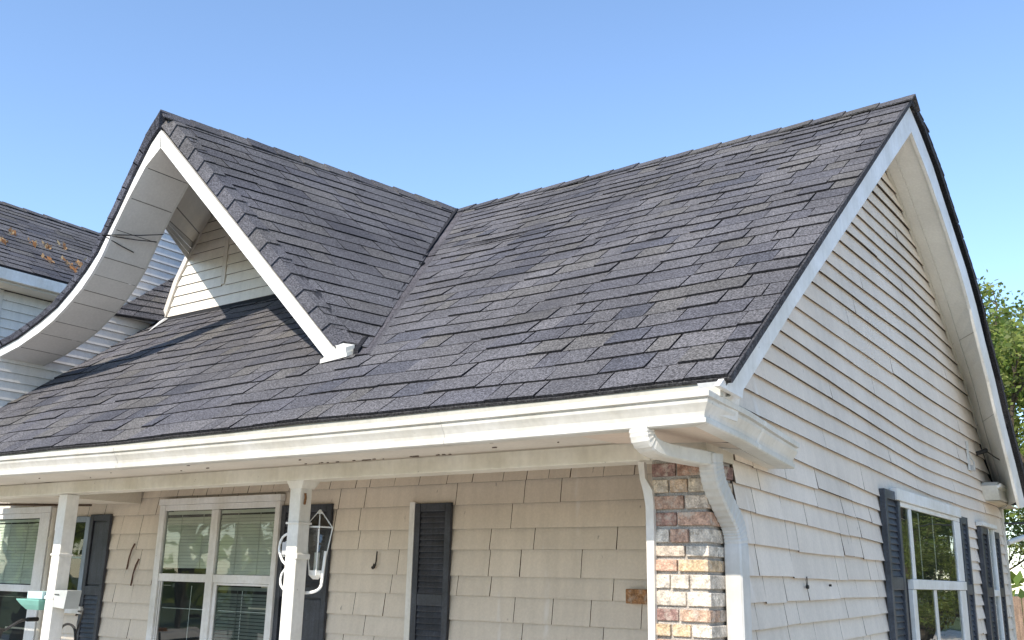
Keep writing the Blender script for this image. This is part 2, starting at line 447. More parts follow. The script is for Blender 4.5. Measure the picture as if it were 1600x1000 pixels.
# valley flashing in the crease
g = MB()
a0, a1 = Z(V0.x - .02, .24, roofz(.24)), Z(VB.x + .02, 3.40, roofz(3.40))
q = [a0 + RN * .003, a0 + Vector((.16, 0, 0)) + RN * .003, a1 + Vector((.14, 0, 0)) + RN * .003, a1 + RN * .003]
g.face(q, (0.07, 0.068, 0.074))
for k in range(14):
    s0, s1 = k / 14, (k + 1.05) / 14
    p, r = a0.lerp(a1, s0), a0.lerp(a1, s1)
    g.face([p + RN * .012, p + Vector((.105, 0, 0)) + RN * .006, r + Vector((.10, 0, 0)) + RN * .004, r + RN * .008], jit((0.075, 0.071, 0.078), .12))
g.build('valley_flashing', 'shingle', roof_o)
g = MB(); e0, e1 = a0 + Vector((-.03, 0, 0)), a1 + Vector((-.03, 0, 0)); uu = Vector((0, 0, .05)); xx = Vector((.045, 0, 0))
g.hexa([e0, e0 + xx, e1 + xx, e1], [e0 + uu, e0 + xx + uu * .8, e1 + xx + uu * .8, e1 + uu], (0.02, 0.02, 0.023)); g.build('valley_edge', 'shingle', dorm_o)

# ---- front gable: white rake boards, swept left slope, soffit
RS = [(-5.04, 3.845), (-5.216, 3.648), (-5.404, 3.332), (-5.58, 3.041), (-5.70, 2.85), (-5.80, 2.71), (-5.942, 2.574), (-6.132, 2.434), (-6.351, 2.300), (-6.593, 2.200), (-6.949, 2.10), (-7.551, 1.987), (-8.273, 1.893)]
RB = [(-5.03, 3.67), (-5.141, 3.574), (-5.336, 3.300), (-5.51, 3.017), (-5.64, 2.829), (-5.735, 2.685), (-5.87, 2.55), (-6.054, 2.404), (-6.264, 2.267), (-6.52, 2.165), (-6.877, 2.049), (-7.51, 1.932), (-8.227, 1.836)]
RI = [(-5.00, 3.50), (-5.19, 3.364), (-5.375, 3.126), (-5.547, 2.870), (-5.681, 2.645), (-5.800, 2.505), (-5.93, 2.385), (-6.067, 2.292), (-6.317, 2.150), (-6.534, 2.066), (-6.848, 1.975), (-7.476, 1.86), (-8.186, 1.755)]
RL = list(RI)
WT = [(2.28, 3.93), (2.15, 3.90), (1.95, 3.83), (1.75, 3.72), (1.55, 3.52), (1.42, 3.34), (1.313, 3.15), (1.074, 2.817), (.96, 2.62), (.80, 2.40), (0.60, 2.20), (0.40, 2.02), (-.3, 1.86)]
g = MB()
ys = .19
g.loft([[Z(*p1), Z(*p2), Z(*p3), Z(*p4)] for p1, p2, p3, p4 in
        [((a[0], ys, a[1]), (b[0], ys, b[1]), (b[0], .215, b[1]), (a[0], .215, a[1])) for a, b in zip(RB, RI)]], (0.82, 0.82, 0.81))
g.build('rake_board', 'white', house, smooth=False)
g = MB()          # shingle edge over the swept board, with lapped courses
for k in range(len(RS) - 1):
    for j in range(3):
        f0, f1 = j / 3, (j + 1.1) / 3
        a = Vector((lerp(RS[k][0], RS[k + 1][0], f0), 0, lerp(RS[k][1], RS[k + 1][1], f0)))
        b = Vector((lerp(RS[k][0], RS[k + 1][0], min(f1, 1)), 0, lerp(RS[k][1], RS[k + 1][1], min(f1, 1))))
        c = Vector((lerp(RB[k][0], RB[k + 1][0], min(f1, 1)), 0, lerp(RB[k][1], RB[k + 1][1], min(f1, 1))))
        d = Vector((lerp(RB[k][0], RB[k + 1][0], f0), 0, lerp(RB[k][1], RB[k + 1][1], f0)))
        d = a.lerp(d, .92); c = b.lerp(c, .92)
        up_ = (a - d).normalized() * random.uniform(0.0, .012)
        q = [Z(v.x, .165, v.z) for v in (a + up_ * .3, b + up_, c, d)]
        g.hexa(q, [v + Vector((0, .45, 0)) for v in q], jit((0.05, 0.052, 0.065), .25))
g.build('swept_shingle', 'shingle', house, kind='stuff')
g = MB()
# sweeping soffit under the left slope
I2 = [Z(a[0], .215, a[1]) for a in RI]; L2 = [Z(a[0], .62, a[1]) for a in RL]
for k in range(len(I2) - 1):
    c = (0.68, 0.665, 0.64)
    gap = .02
    g.face([I2[k].lerp(I2[k + 1], gap), L2[k].lerp(L2[k + 1], gap), L2[k + 1], I2[k + 1]], jit(c, .015))
    if k in (2, 4, 6, 7, 8, 10): 
        a, b = I2[k], L2[k]; e = (I2[k + 1] - a).normalized() * .007; nn = Vector((.4, 0, -.9)) * .0015
        g.face([a + nn, b + nn, b + e + nn, a + e + nn], (0.22, 0.21, 0.2))
g.build('gable_soffit', 'soffit', house)
g = MB()
lowL = [v + Vector((.02, 0, -.02)) for v in L2]
g.loft([[a, a + Vector((-.03, .0, .045)), a + Vector((-.03, .02, .045)), a + Vector((0, .02, 0))] for a in L2], (0.6, 0.59, 0.56))
g.build('soffit_trim', 'soffit', house)
# second soffit panel deep under the gable
g = MB()
t1, t2 = Z(-6.20, 1.79, 3.84), Z(-6.66, 1.79, 3.42)
pl, pr = [Z(-4.99, .64, 3.60), Z(-5.43, .64, 3.06)], [t1, t2]
for k in range(5):
    a0, a1 = k / 5, (k + 1) / 5
    p0, p1 = pl[0].lerp(pl[1], a0), pl[0].lerp(pl[1], a1); q0, q1 = pr[0].lerp(pr[1], a0), pr[0].lerp(pr[1], a1)
    nn = Vector((.3, 0, .6)).normalized() * .012 * (k % 2)
    g.face([p0 + nn, q0 + nn, q1 + nn, p1 + nn], jit((0.72, 0.68, 0.61), .03))
    e = (p1 - p0).normalized() * .012
    if k in (1, 3, 4): g.face([p1 - e - Vector((0, 0, .003)), q1 - e - Vector((0, 0, .003)), q1, p1], (0.2, 0.19, 0.17))
up_ = Vector((-.10, 0, .09))
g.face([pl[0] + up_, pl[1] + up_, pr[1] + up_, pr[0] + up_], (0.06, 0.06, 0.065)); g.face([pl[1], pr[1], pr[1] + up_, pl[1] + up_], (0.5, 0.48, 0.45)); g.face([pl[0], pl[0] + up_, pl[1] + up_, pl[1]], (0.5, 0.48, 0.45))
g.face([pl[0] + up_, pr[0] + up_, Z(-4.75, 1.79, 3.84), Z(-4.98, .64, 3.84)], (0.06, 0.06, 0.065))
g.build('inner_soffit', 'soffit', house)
g = MB()
for k in range(3):
    a0 = k * .055
    p0, q0 = pl[1] + Vector((-.02 * k, 0, -a0 * .3)), pr[1] + Vector((-.02 * k, 0, -a0 * 1.1))
    p1, q1 = p0 + Vector((-.015, 0, -.016)), q0 + Vector((-.015, 0, -.058))
    g.hexa([p0, q0, q1, p1], [v + Vector((-.02, 0, .012)) for v in (p0, q0, q1, p1)], jit((0.5, 0.49, 0.47), .05))
g.build('soffit_vent', 'soffit', house)

# right white rake board of the front gable, and its boxed foot
g = MB()
a_o, f_o = Z(-5.035, .19, 3.672), Z(-2.735, .19, 1.462)
a_i, f_i = Z(-5.01, .19, 3.505), Z(-2.82, .19, 1.415)
g.prism([a_o, a_i, f_i, f_o], (0, .03, 0), (0.82, 0.82, 0.81))
g.build('rake_board', 'white', house)
g = MB()
g.prism([Z(-2.85, .185, 1.405), Z(-2.64, .20, 1.432), Z(-2.64, .20, 1.470), Z(-2.735, .185, 1.49)], (0.01, .07, .03), (0.72, 0.72, 0.69))
g.prism([Z(-2.855, .178, 1.378), Z(-2.63, .20, 1.405), Z(-2.63, .20, 1.432), Z(-2.85, .178, 1.408)], (0.01, .06, .03), (0.70, 0.70, 0.67))
g.build('rake_return', 'white', house)
# underside of the right slope (seen only from the left, closes the gable)
g = MB()
q = [FF + Vector((-.05, -.06, -.11)), FA + Vector((-.02, -.06, -.17)), Z(-4.7, 1.80, 3.70), Z(-3.45, 1.80, 2.58)]
g.face(q, (0.6, 0.58, 0.53)); g.face([v + Vector((0, 0, .02)) for v in reversed(q)], (0.6, 0.58, 0.53))
g.build('right_soffit', 'soffit', house)

# ---- dormer face: siding boards, corner trim, centre strip
GY = 1.815
dwall = MB()
dwall.prism([Z(-6.93, GY + .01, 2.56), Z(-3.4, GY + .01, 2.56), Z(-4.7, GY + .01, 3.78), Z(-6.28, GY + .01, 3.80), Z(-6.62, GY + .01, 3.3), Z(-6.78, GY + .01, 3.03)], (0, .1, 0), (0.4, 0.37, 0.33))
dw = dwall.build('gable_face', 'siding', house)
def gl(z): return interp([(2.6, -7.03), (2.64, -7.0), (3.03, -6.86), (3.29, -6.70), (3.79, -6.37)], z)
def gr(z): return -3.42 - (z - 2.6) * 1.05
z = 2.645; k = 0
while z < 3.75:
    z1 = min(z + .118, 3.78)
    for a0, a1 in ((gl(z), -6.125 if z > 2.86 else gr(z)), (-6.07, gr(z)))[: 2 if z > 2.86 else 1]:
        b0 = gl(z1) if a0 == gl(z) else a0
        b1 = gr(z1) if a1 == gr(z) else a1
        mb = MB(); t = .009
        lo_ = [Z(a0, GY - .016, z + t * 0), Z(a1, GY - .016, z)]; hi_ = [Z(b1, GY - .001, z1 + .004), Z(b0, GY - .001, z1 + .004)]
        q = lo_ + hi_
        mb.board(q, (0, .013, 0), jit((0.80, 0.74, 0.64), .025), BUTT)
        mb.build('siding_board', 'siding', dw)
    z += .108; k += 1
g = MB(); g.box(-6.128, -6.068, GY - .024, GY, 2.875 + H, 3.50 + H, (0.68, 0.62, 0.53)); g.build('centre_strip', 'siding', dw)
g = MB()
tr = [(-6.36, 3.81), (-6.70, 3.29), (-6.86, 3.03), (-7.01, 2.63)]
g.loft([[Z(a - .06, GY - .035, b), Z(a + .012, GY - .035, b), Z(a + .012, GY + .02, b), Z(a - .06, GY + .02, b)] for a, b in tr], (0.60, 0.56, 0.50)); g.build('corner_trim', 'siding', dw)
g = MB(); g.hexa([Z(-6.98, GY - .05, 2.585), Z(-3.4, GY - .05, 2.575), Z(-3.4, GY + .02, 2.62), Z(-6.98, GY + .02, 2.63)],
                 [Z(-6.98, GY - .03, 2.632), Z(-3.4, GY - .03, 2.632), Z(-3.4, GY + .02, 2.655), Z(-6.98, GY + .02, 2.65)], (0.02, 0.02, 0.022)); g.build('base_strip', 'dark', dw)  # dark strip along the foot of the gable face
g = MB(); g.hexa([Z(-7.02, GY - .06, 2.61), Z(-6.94, GY - .06, 2.62), Z(-6.94, GY - .03, 2.62), Z(-7.02, GY - .03, 2.61)],
                 [Z(-6.85, 1.50, 2.40), Z(-6.84, 1.50, 2.405), Z(-6.84, 1.52, 2.42), Z(-6.85, 1.52, 2.415)], (0.75, 0.76, 0.77)); g.build('flashing_tail', 'white', dw)

# ---- wing wall above the roof on the left, lap siding
XW = -7.2
wing = MB()
poly = [Z(XW - .02, y, z) for y, z in WT] + [Z(XW - .02, -.3, 1.0), Z(XW - .02, 2.2, 2.85)]
wing.prism(poly, (-.1, 0, 0), (0.45, 0.45, 0.45))
wg = wing.build('wing_wall', 'siding', house)
WTr = sorted([(z, y) for y, z in WT])
z = 1.0
while z < 3.85:
    z1 = z + .092
    def ymin(zz):
        return interp(WTr, zz) if zz > 1.76 else -.3
    def ymax(zz): return min((zz - EZ) / SL + EY, 2.15)
    a0, a1 = ymin(z), ymax(z); b0, b1 = ymin(z1), ymax(z1)
    if a1 - a0 > .05:
        mb = MB()
        q = [Z(XW + .012, a0, z), Z(XW + .012, a1, z), Z(XW, max(b1, b0 + .01), z1 + .004), Z(XW, b0, z1 + .004)]
        mb.board(q, (-.013, 0, 0), jit((0.74, 0.72, 0.69), .025), (0.16, 0.145, 0.13))
        mb.build('siding_board', 'siding', wg)
    z += .088
# small cricket roof between wing wall and gable
T1, T2, T3 = Z(-7.17, 1.25, 2.585), Z(-7.17, 2.06, 3.245), Z(-6.99, 1.765, 2.585)
CN = (T3 - T1).cross(T2 - T1).normalized()
if CN.x < 0: CN = -CN
cr = MB(); cr.prism([T1, T3, T2], -CN * .03, (0.03, 0.03, 0.033))
cro = cr.build('cricket_roof', 'dark', house)
g = MB()
for k in range(9):
    f0, f1 = k / 9, min((k + 1.15) / 9, 1)
    a, b, c, d = T1.lerp(T2, f0), T3.lerp(T2, f0), T3.lerp(T2, f1), T1.lerp(T2, f1)
    for x0, x1 in ((0, .4), (.41, 1)):
        shingle_geo(g, a.lerp(b, x0), d.lerp(c, x0), a.lerp(b, x1), d.lerp(c, x1), CN, .018, .003, jit(SHP[random.randrange(len(SHP))], .15)) if False else g.hexa([a.lerp(b, x0), a.lerp(b, x1), d.lerp(c, x1), d.lerp(c, x0)], [a.lerp(b, x0) + CN * .018, a.lerp(b, x1) + CN * .018, d.lerp(c, x1) + CN * .003, d.lerp(c, x0) + CN * .003], jit(SHP[random.randrange(len(SHP))], .15))
g.build('shingle', 'shingle', cro, kind='stuff')

# ------------------------------------------------------------------ right gable wall
BACK = [(-1.7, 7.6), (-.5, 7.606), (0.0, 7.62), (0.417, 7.66), (0.861, 7.661), (1.173, 7.287), (1.497, 6.84), (1.992, 6.348), (2.365, 5.731), (2.696, 5.229), (3.038, 4.654), (3.182, 4.367), (3.363, 4.064), (3.5, 3.7), (3.72, 3.46)]
def yback(z): return interp(BACK, z)
def yfront(z): return .31 if z < .80 else max(.0 + .25, (z + .07 - EZ) / SL + EY)
gw = MB()
poly = [Z(-.03, .24, -1.6), Z(-.03, 7.6, -1.6)] + [Z(-.03, y, z) for z, y in BACK[3:]] + [Z(-.03, 3.3, 3.70), Z(-.03, .35, roofz(.35) - .07), Z(-.03, .24, .8)]
gw.prism(poly, (-.12, 0, 0), (0.06, 0.05, 0.045))
gwall = gw.build('gable_wall', 'siding', house)
TILT = [(-.6, .02), (-.33, .02), (-.2, .017), (-.085, .012), (.04, .004), (.19, -.004), (.345, -.03), (.47, -.03), (.575, -.032), (.70, -.044), (.86, -.035), (1.3, -.042), (1.6, -.02), (1.9, .01), (2.4, .03), (4, .03)]
rows = [-1.55, -1.41, -1.27, -1.13, -.99, -.86, -.72, -.59, -.46, -.33, -.205, -.085, .04, .19, .345, .47, .575, .705, .86]
while rows[-1] < 3.5: rows.append(rows[-1] + .113)
def course(z, y):
    t = interp(TILT, z)
    return z + t * (min(y, 4.2) - 1) + .004 * math.sin(y * 1.7 + z * 9) + .002 * math.sin(y * 5 + z * 23)
WINS = [(2.83, 5.58, -.82, .66), (6.12, 7.05, -.82, .56)]
def hidden(y0, y1, z0, z1): return any(y0 > a + .04 and y1 < b - .04 and z0 > c and z1 < d for a, b, c, d in WINS)
rng = random.Random(21)
nshake = 0
shakes = []
for i in range(len(rows) - 1):
    z0, z1 = rows[i], rows[i + 1]
    low = z0 < .70
    ys_ = []
    y = .31 if z0 < .8 else yfront(z0 + .0)
    yend = yback(z0)
    first = True
    while y < yend - .02:
        wd = (rng.choice((.18, .3, .42, .55, .75)) * rng.uniform(.8, 1.2)) if low else rng.uniform(1.4, 3.4)
        if .69 < z0 < .95: wd = rng.uniform(.6, 1.5)
        if low and first: wd = rng.uniform(.2, .34)
        first = False
        e_ = min(y + wd, yend)
        if yend - e_ < .1: e_ = yend
        if not hidden(y, e_, z0, z1):
            segs = max(1, int((e_ - y) / .35))
            dz = rng.uniform(-.006, .006) if low else rng.uniform(-.003, .003)
            tb, tt = rng.uniform(.020, .025), .001
            mb = MB(); col = jit(SID, .035 if low else .02)
            if low and rng.random() < .08: col = tuple(c * 1.08 for c in col)
            prev = None
            gp = .0025 if low else .001
            rings = []
            for s in range(segs + 1):
                yy = lerp(y + gp, e_ - gp, s / segs)
                yt = yy
                if s == segs and e_ == yend: yt = min(yback(z1), yy)
                if s == 0 and z0 >= .8 and y == yfront(z0): yt = yfront(z1)
                zb = course(z0, yy) + dz; zt = course(z1, yy) + .008
                rings.append([Z(tb, yy, zb), Z(tb - .009, yy, zb + .001), Z(tt - .012, yt, zt), Z(tt, yt, zt)])
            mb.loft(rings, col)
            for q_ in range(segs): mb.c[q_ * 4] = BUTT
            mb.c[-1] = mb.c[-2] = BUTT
            shakes.append((mb, (Z(0, (y + e_) / 2, z0) - EYE).length))
        y = e_
shakes.sort(key=lambda t: t[1])
for mb, d in shakes[:295]: mb.build('siding_board', 'siding', gwall)
if shakes[295:]: merge([(0, mb, 0) for mb, d in shakes[295:]]).build('siding_board', 'siding', gwall, kind='stuff')
g = MB()   # dark joint line and small cove trim under the far soffit
wb = [(z, y) for z, y in BACK[4:]]
g.loft([[Z(.012, y - .03, z - .01), Z(.034, y - .02, z - .005), Z(.034, y + .02, z + .02), Z(.012, y + .02, z + .02)] for z, y in wb], (0.50, 0.48, 0.42))
g.build('frieze_trim', 'soffit', house)
g = MB(); g.box(-.02, .03, 7.58, 7.66, H - 1.6, H + .86, (0.66, 0.63, 0.57)); g.build('corner_board', 'white', house)
# rake fascia boards on the right gable
g = MB()
xf = .325
O_ = [(3.425, 3.80), (-.545, .80)]; I_ = [(3.425, 3.555), (-.306, .835)]
g.prism([Z(xf, 3.425, 3.80), Z(xf, 3.425, 3.555), Z(xf, .394, 1.352), Z(xf, -.300, .822), Z(xf, -.310, .785), Z(xf, -.555, .80)], (-.025, 0, 0), (0.80, 0.80, 0.79))
g.build('rake_board', 'white', house)
BW = [(3.43, 3.80), (3.702, 3.715), (3.924, 3.63), (4.158, 3.53), (4.319, 3.43), (4.61, 3.25), (4.916, 3.065), (5.202, 2.89), (5.393, 2.73), (5.523, 2.62), (5.807, 2.305), (6.106, 2.01), (6.34, 1.713), (6.582, 1.46), (6.853, 1.19), (7.156, 0.84)]
BI = [(3.42, 3.575), (3.60, 3.50), (3.80, 3.42), (3.99, 3.335), (4.12, 3.26), (4.38, 3.11), (4.651, 2.945), (4.92, 2.775), (5.10, 2.62), (5.23, 2.51), (5.50, 2.20), (5.785, 1.92), (6.00, 1.65), (6.235, 1.41), (6.49, 1.14), (6.78, 0.80)]
g = MB()
g.loft([[Z(xf, *a), Z(xf, *b), Z(xf - .025, *b), Z(xf - .025, *a)] for a, b in zip(BW, BI)], (0.80, 0.80, 0.79)); g.build('rake_board', 'white', house)
g = MB()
wl = [(yback_z[1], yback_z[0]) for yback_z in reversed(BACK[4:])]
def along(tab, t):
    x = t * (len(tab) - 1); i = min(int(x), len(tab) - 2); f = x - i
    return (lerp(tab[i][0], tab[i + 1][0], f), lerp(tab[i][1], tab[i + 1][1], f))
def along_z(tab, z):
    tt = sorted((b, a) for a, b in tab); return interp(tt, z)
zs = [3.56 - k * (3.56 - .84) / 24 for k in range(25)]
inn = [Z(xf - .012, along_z(BI, z), z + .025) for z in zs]; wal = [Z(0.005, yback(z + .0) + .0, z + .01) for z in zs]
for k in range(24):
    mid0, mid1 = inn[k].lerp(wal[k], .62), inn[k + 1].lerp(wal[k + 1], .62)
    g.face([inn[k], inn[k + 1], mid1, mid0], (0.74, 0.735, 0.70)); st = Vector((0, .012, .012))
    g.face([mid0 - st, mid1 - st, wal[k + 1], wal[k]], (0.74, 0.735, 0.70))
    g.face([mid0, mid1, mid1 - st, mid0 - st], (0.55, 0.54, 0.5))
    if k in (11, 17): 
        e = (inn[k + 1] - inn[k]).normalized() * .006; nn = Vector((0, -.004, -.004))
        g.face([inn[k] + nn, wal[k] + nn, wal[k] + e + nn, inn[k] + e + nn], (0.35, 0.34, 0.31))
g.build('rake_soffit', 'soffit', house)
g = MB()   # front slope soffit of the right overhang
q = [Z(xf - .02, -.4, .78), Z(xf - .02, 3.41, 3.63), Z(0, 3.41, 3.63), Z(0, -.4, .78)]
g.face(q, (0.6, 0.59, 0.55)); g.build('rake_soffit', 'soffit', house)

# ------------------------------------------------------------------ eave: fascia, gutter, soffit, beam
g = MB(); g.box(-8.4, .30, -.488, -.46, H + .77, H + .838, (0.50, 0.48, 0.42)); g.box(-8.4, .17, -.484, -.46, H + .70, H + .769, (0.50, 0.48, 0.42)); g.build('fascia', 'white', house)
# K-style gutter swept round the corner: profile (outward, height)
PRO = [(.008, .795), (.008, .670), (.088, .667), (.095, .672), (.096, .690), (.085, .694), (.085, .703), (.090, .718), (.102, .737), (.113, .752), (.116, .764), (.106, .769), (.106, .773), (.125, .776), (.128, .798), (.121, .804), (.114, .802), (.110, .775), (.094, .745), (.080, .715), (.078, .682), (.016, .680), (.016, .795)]
X1, Y1 = .175, -.485
def gut_section(base, dirv, sc=1.0, dz=0.0): return [Z(base[0] + dirv[0] * o_, base[1] + dirv[1] * o_, z_ + dz) for o_, z_ in PRO]
secs = [gut_section((x, Y1), (0, -1), dz=.004 * math.sin(x * 1.1) - .026 * max(0, min(1, (x + 6.2) / 2.4))) for x in [-8.4 + .45 * i for i in range(19)]]
secs.append(gut_section((X1, Y1), (1, -1), dz=-.024))
gt = MB()
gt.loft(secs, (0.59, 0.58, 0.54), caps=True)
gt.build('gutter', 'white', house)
for xj in (-1.15, -3.9):
    g = MB(); dzj = .004 * math.sin(xj * 1.1) - .026 * max(0, min(1, (xj + 6.2) / 2.4))
    g.loft([[v + Vector((0, -.0025, -.001)) for v in gut_section((xj + d_, Y1), (0, -1), dz=dzj)[1:16]] for d_ in (-.022, .022)], (0.57, 0.56, 0.525)); g.build('gutter_joint', 'white', house)
g = MB()
secs = [gut_section((X1, Y1), (1, -1), dz=-.024), gut_section((.14, -.08), (1, .04), dz=-.036), gut_section((.10, .35), (1, .06), dz=-.055), gut_section((.065, .76), (1, .07), dz=-.072)]
g.loft(secs, (0.70, 0.695, 0.665))
e = [v for v in secs[-1][:16]]
g.prism(e, (0, .006, 0), (0.70, 0.695, 0.665))
g.build('gutter_return', 'white', house)
g = MB()
b = [gut_section((.121, .125), (1, .05), dz=-.045), gut_section((.119, .155), (1, .05), dz=-.046)]
g.loft([[v + Vector((.003, 0, 0)) for v in s[1:16]] for s in b], (0.82, 0.82, 0.8)); g.build('gutter_joint', 'white', house)
g = MB()
g.box(-8.4, .15, -.485, -.02, H + .676, H + .70, (0.66, 0.62, 0.55)); g.build('eave_soffit', 'soffit', house)
g = MB(); g.prism([Z(-.46, -.028, .668), Z(-.46, -.483, .658), Z(.178, -.483, .648), Z(.135, -.028, .640)], (0, 0, .004), (0.66, 0.56, 0.47)); g.build('corner_soffit', 'soffit', house)
g = MB(); g.prism([Z(.0, -.018, .650), Z(.135, -.018, .634), Z(.12, .13, .628), Z(0.0, .13, .645)], (0, 0, .004), (0.66, 0.57, 0.49))
g.prism([Z(.0, .142, .640), Z(.118, .142, .626), Z(.072, .755, .598), Z(0.0, .755, .598)], (0, 0, .004), (0.70, 0.67, 0.62)); g.build('return_soffit', 'soffit', house)
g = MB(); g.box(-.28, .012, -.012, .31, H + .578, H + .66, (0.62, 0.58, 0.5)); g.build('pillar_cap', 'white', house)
g = MB(); g.hexa([Z(.20, -.42, .70), Z(.26, -.42, .70), Z(.26, -.22, .70), Z(.20, -.22, .70)], [Z(.20, -.50, .83), Z(.30, -.50, .83), Z(.30, -.26, .86), Z(.20, -.26, .86)], (0.78, 0.78, 0.77)); g.build('flashing_tail', 'white', house)
g = MB()
g.box(-9.6, -.284, -.015, .13, H + .578, H + .672, (0.72, 0.69, 0.60)); g.build('porch_beam', 'white', house, bevel=.006)
g = MB(); g.box(-9.6, -.03, .13, 1.80, H + .80, H + .83, (0.52, 0.46, 0.38)); g.build('porch_ceiling', 'soffit', house)
g = MB()
g.prism([Z(-7.04, .14, .67), Z(-7.04, 1.78, .67), Z(-7.5, 1.68, .67), Z(-8.5, 1.12, .67), Z(-9.6, .6, .67), Z(-9.6, .14, .67)], (0, 0, .12), (0.66, 0.61, 0.52)); g.build('dropped_soffit', 'soffit', house)
g = MB()
g.tube([Z(-9.5, .62, .655), Z(-8.5, 1.14, .655), Z(-7.9, 1.48, .655), Z(-7.6, 1.58, .655)], .012, (0.10, 0.07, 0.05), 6); g.build('soffit_moulding', 'wood', house)
# debris and peeling flecks on the soffit
g = MB()
for k in range(46):
    x = random.uniform(-2.7, -1.5) if k < 24 else random.uniform(-7, .1); y = -.03 - random.random() * .03 if k < 24 else random.uniform(-.4, -.06)
    s = random.uniform(.004, .016)
    g.box(x, x + s * 2, y, y + s * .5, H + .6695, H + .6745, (0.12, 0.09, 0.07))
g.build('peeling_fleck', 'wood', house, kind='stuff')

# ---- porch front wall: wide shakes
YW = 1.80
pw = MB(); pw.box(-10.5, -.03, YW + .01, YW + .13, H - 1.55, H + .83, (0.06, 0.05, 0.045)); pwall = pw.build('porch_wall', 'siding', house)
FR = [-1.5, -1.31, -1.11, -.97, -.79, -.64, -.46, -.305, -.125, .02, .215, .37, .555, .725, .86]
PW = [(-6.66, -4.88, -.85, .70), (-4.9, -4.25, -.9, .58), (-3.36, -2.95, -.9, .57), (-9.95, -8.6, -.9, .67), (-8.3, -7.52, -.9, .56)]
def phid(x0, x1, z0, z1): return any(x0 > a + .03 and x1 < b - .03 and z0 > c and z1 < d for a, b, c, d in PW)
pieces = []
rng = random.Random(5)
for i in range(len(FR) - 1):
    z0, z1 = FR[i], FR[i + 1]
    x = -10.4 - rng.random()
    while x < -.25:
        wd = rng.choice((.32, .46, .62, .8, 1.0)) * rng.uniform(.85, 1.15)
        if z0 > .7: wd = rng.uniform(.16, .34)
        x1 = min(x + wd, -.04)
        if not phid(x, x1, z0, z1):
            mb = MB(); tb = rng.uniform(.020, .026); dz = rng.uniform(-.002, .002)
            dz0 = dz - .01 * ((x + 3) / 4) * (1 if z0 > .3 else 0) * 0
            q = [Z(x + .0028, YW - tb, z0 + dz), Z(x1 - .0028, YW - tb, z0 + dz), Z(x1 - .0028, YW + .001, min(z1 + .004, .82)), Z(x + .0028, YW + .001, min(z1 + .004, .82))]
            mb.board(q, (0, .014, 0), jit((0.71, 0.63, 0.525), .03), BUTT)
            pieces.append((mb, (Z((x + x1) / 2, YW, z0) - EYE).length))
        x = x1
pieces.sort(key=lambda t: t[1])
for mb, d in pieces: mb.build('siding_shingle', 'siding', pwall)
g = MB(); g.box(-3.372, -3.318, YW - .05, YW - .003, H - 1.4, H + .585, (0.80, 0.79, 0.76)); g.build('trim_board', 'white', pwall)
g = MB(); 
bx = [Z(-1.40, YW - .055, -.14), Z(-1.235, YW - .055, -.14), Z(-1.235, YW - .055, -.045), Z(-1.40, YW - .055, -.045)]
g.prism(bx, (0, .06, 0), (0.36, 0.19, 0.09)); g.build('brick', 'brick', pwall, bevel=.005)
# dark hook and rusty hanging wires on the wall
g = MB(); g.tube([Z(-3.72, YW - .03, .20), Z(-3.722, YW - .034, .12), Z(-3.728, YW - .04, .085)], .006, (0.03, 0.025, 0.02), 6)
g.tube([Z(-3.728, YW - .04, .10), Z(-3.735, YW - .045, .075), Z(-3.75, YW - .045, .068)], .014, (0.03, 0.025, 0.02), 6); g.build('hook', 'cable', pwall)
for x, z0, z1 in ((-7.12, .27, .02), (-7.02, .12, -.14)):
    g = MB(); g.tube([Z(x + .07, YW - .03, z0), Z(x + .03, YW - .03, z0 - .06), Z(x, YW - .03, z0 - .15), Z(x - .015, YW - .03, z1)], .008, (0.09, 0.04, 0.025), 6); g.build('rusty_wire', 'cable', pwall)

# ---- brick corner pillar
pil = MB(); pil.box(-.285, -.006, .006, .30, H - 1.5, H + .575, (0.46, 0.42, 0.37)); pillar = pil.build('brick_pillar', 'mortar', house)
BP = [(0.36, 0.22, 0.16), (0.40, 0.26, 0.19), (0.30, 0.18, 0.14), (0.48, 0.40, 0.30), (0.54, 0.48, 0.40), (0.50, 0.37, 0.23), (0.43, 0.36, 0.29), (0.46, 0.33, 0.22), (0.23, 0.14, 0.12), (0.54, 0.49, 0.42), (0.41, 0.28, 0.20)]
rng = random.Random(17)
zt = .565; kk = 0
plan = [[8, 0, 8], [3, 7, 3], [1, 6, 8], [2, 1, 1], [9, 1, 4], [6, 4, 9], [1, 5, 4], [9, 4, 4], [4, 4, 9], [8, 10, 6], [5, 5, 4], [1, 10, 6]]
while zt > -1.45:
    hh = rng.choice((.058, .062, .072)); z1 = zt - hh
    offs = [(-.285, -.15, -.002), (-.285, -.19, -.09, -.002), (-.285, -.11, -.002)][kk % 3]
    pr = plan[kk] if kk < len(plan) else [rng.randrange(len(BP)) for _ in range(3)]
    for j in range(len(offs) - 1):
        last = j == len(offs) - 2
        pj = rng.uniform(.0, .010)
        mb = MB(); x0, x1 = offs[j] + .005, offs[j + 1] - (.005 if not last else -.006 - rng.uniform(0, .008))
        y1 = .09 if not last else rng.choice((.10, .19))
        mb.box(x0, x1, -.004 - pj, y1, H + z1 + .005, H + zt - .005, jit(BP[pr[j % 3]], .12))
        mb.build('brick', 'brick', pillar, bevel=.004)
        if last:
            mb = MB(); mb.box(-.1, rng.uniform(.002, .012), y1 + .009, .305, H + z1 + .005, H + zt - .005, jit(BP[pr[2]], .12)); mb.build('brick', 'brick', pillar, bevel=.004)
    zt = z1 - .006; kk += 1
g = MB()
tb = [(-.345, -.312, .57), (-.335, -.305, .49), (-.318, -.268, .43), (-.305, -.262, .36), (-.303, -.262, .2), (-.30, -.265, -.3), (-.30, -.265, -1.5)]
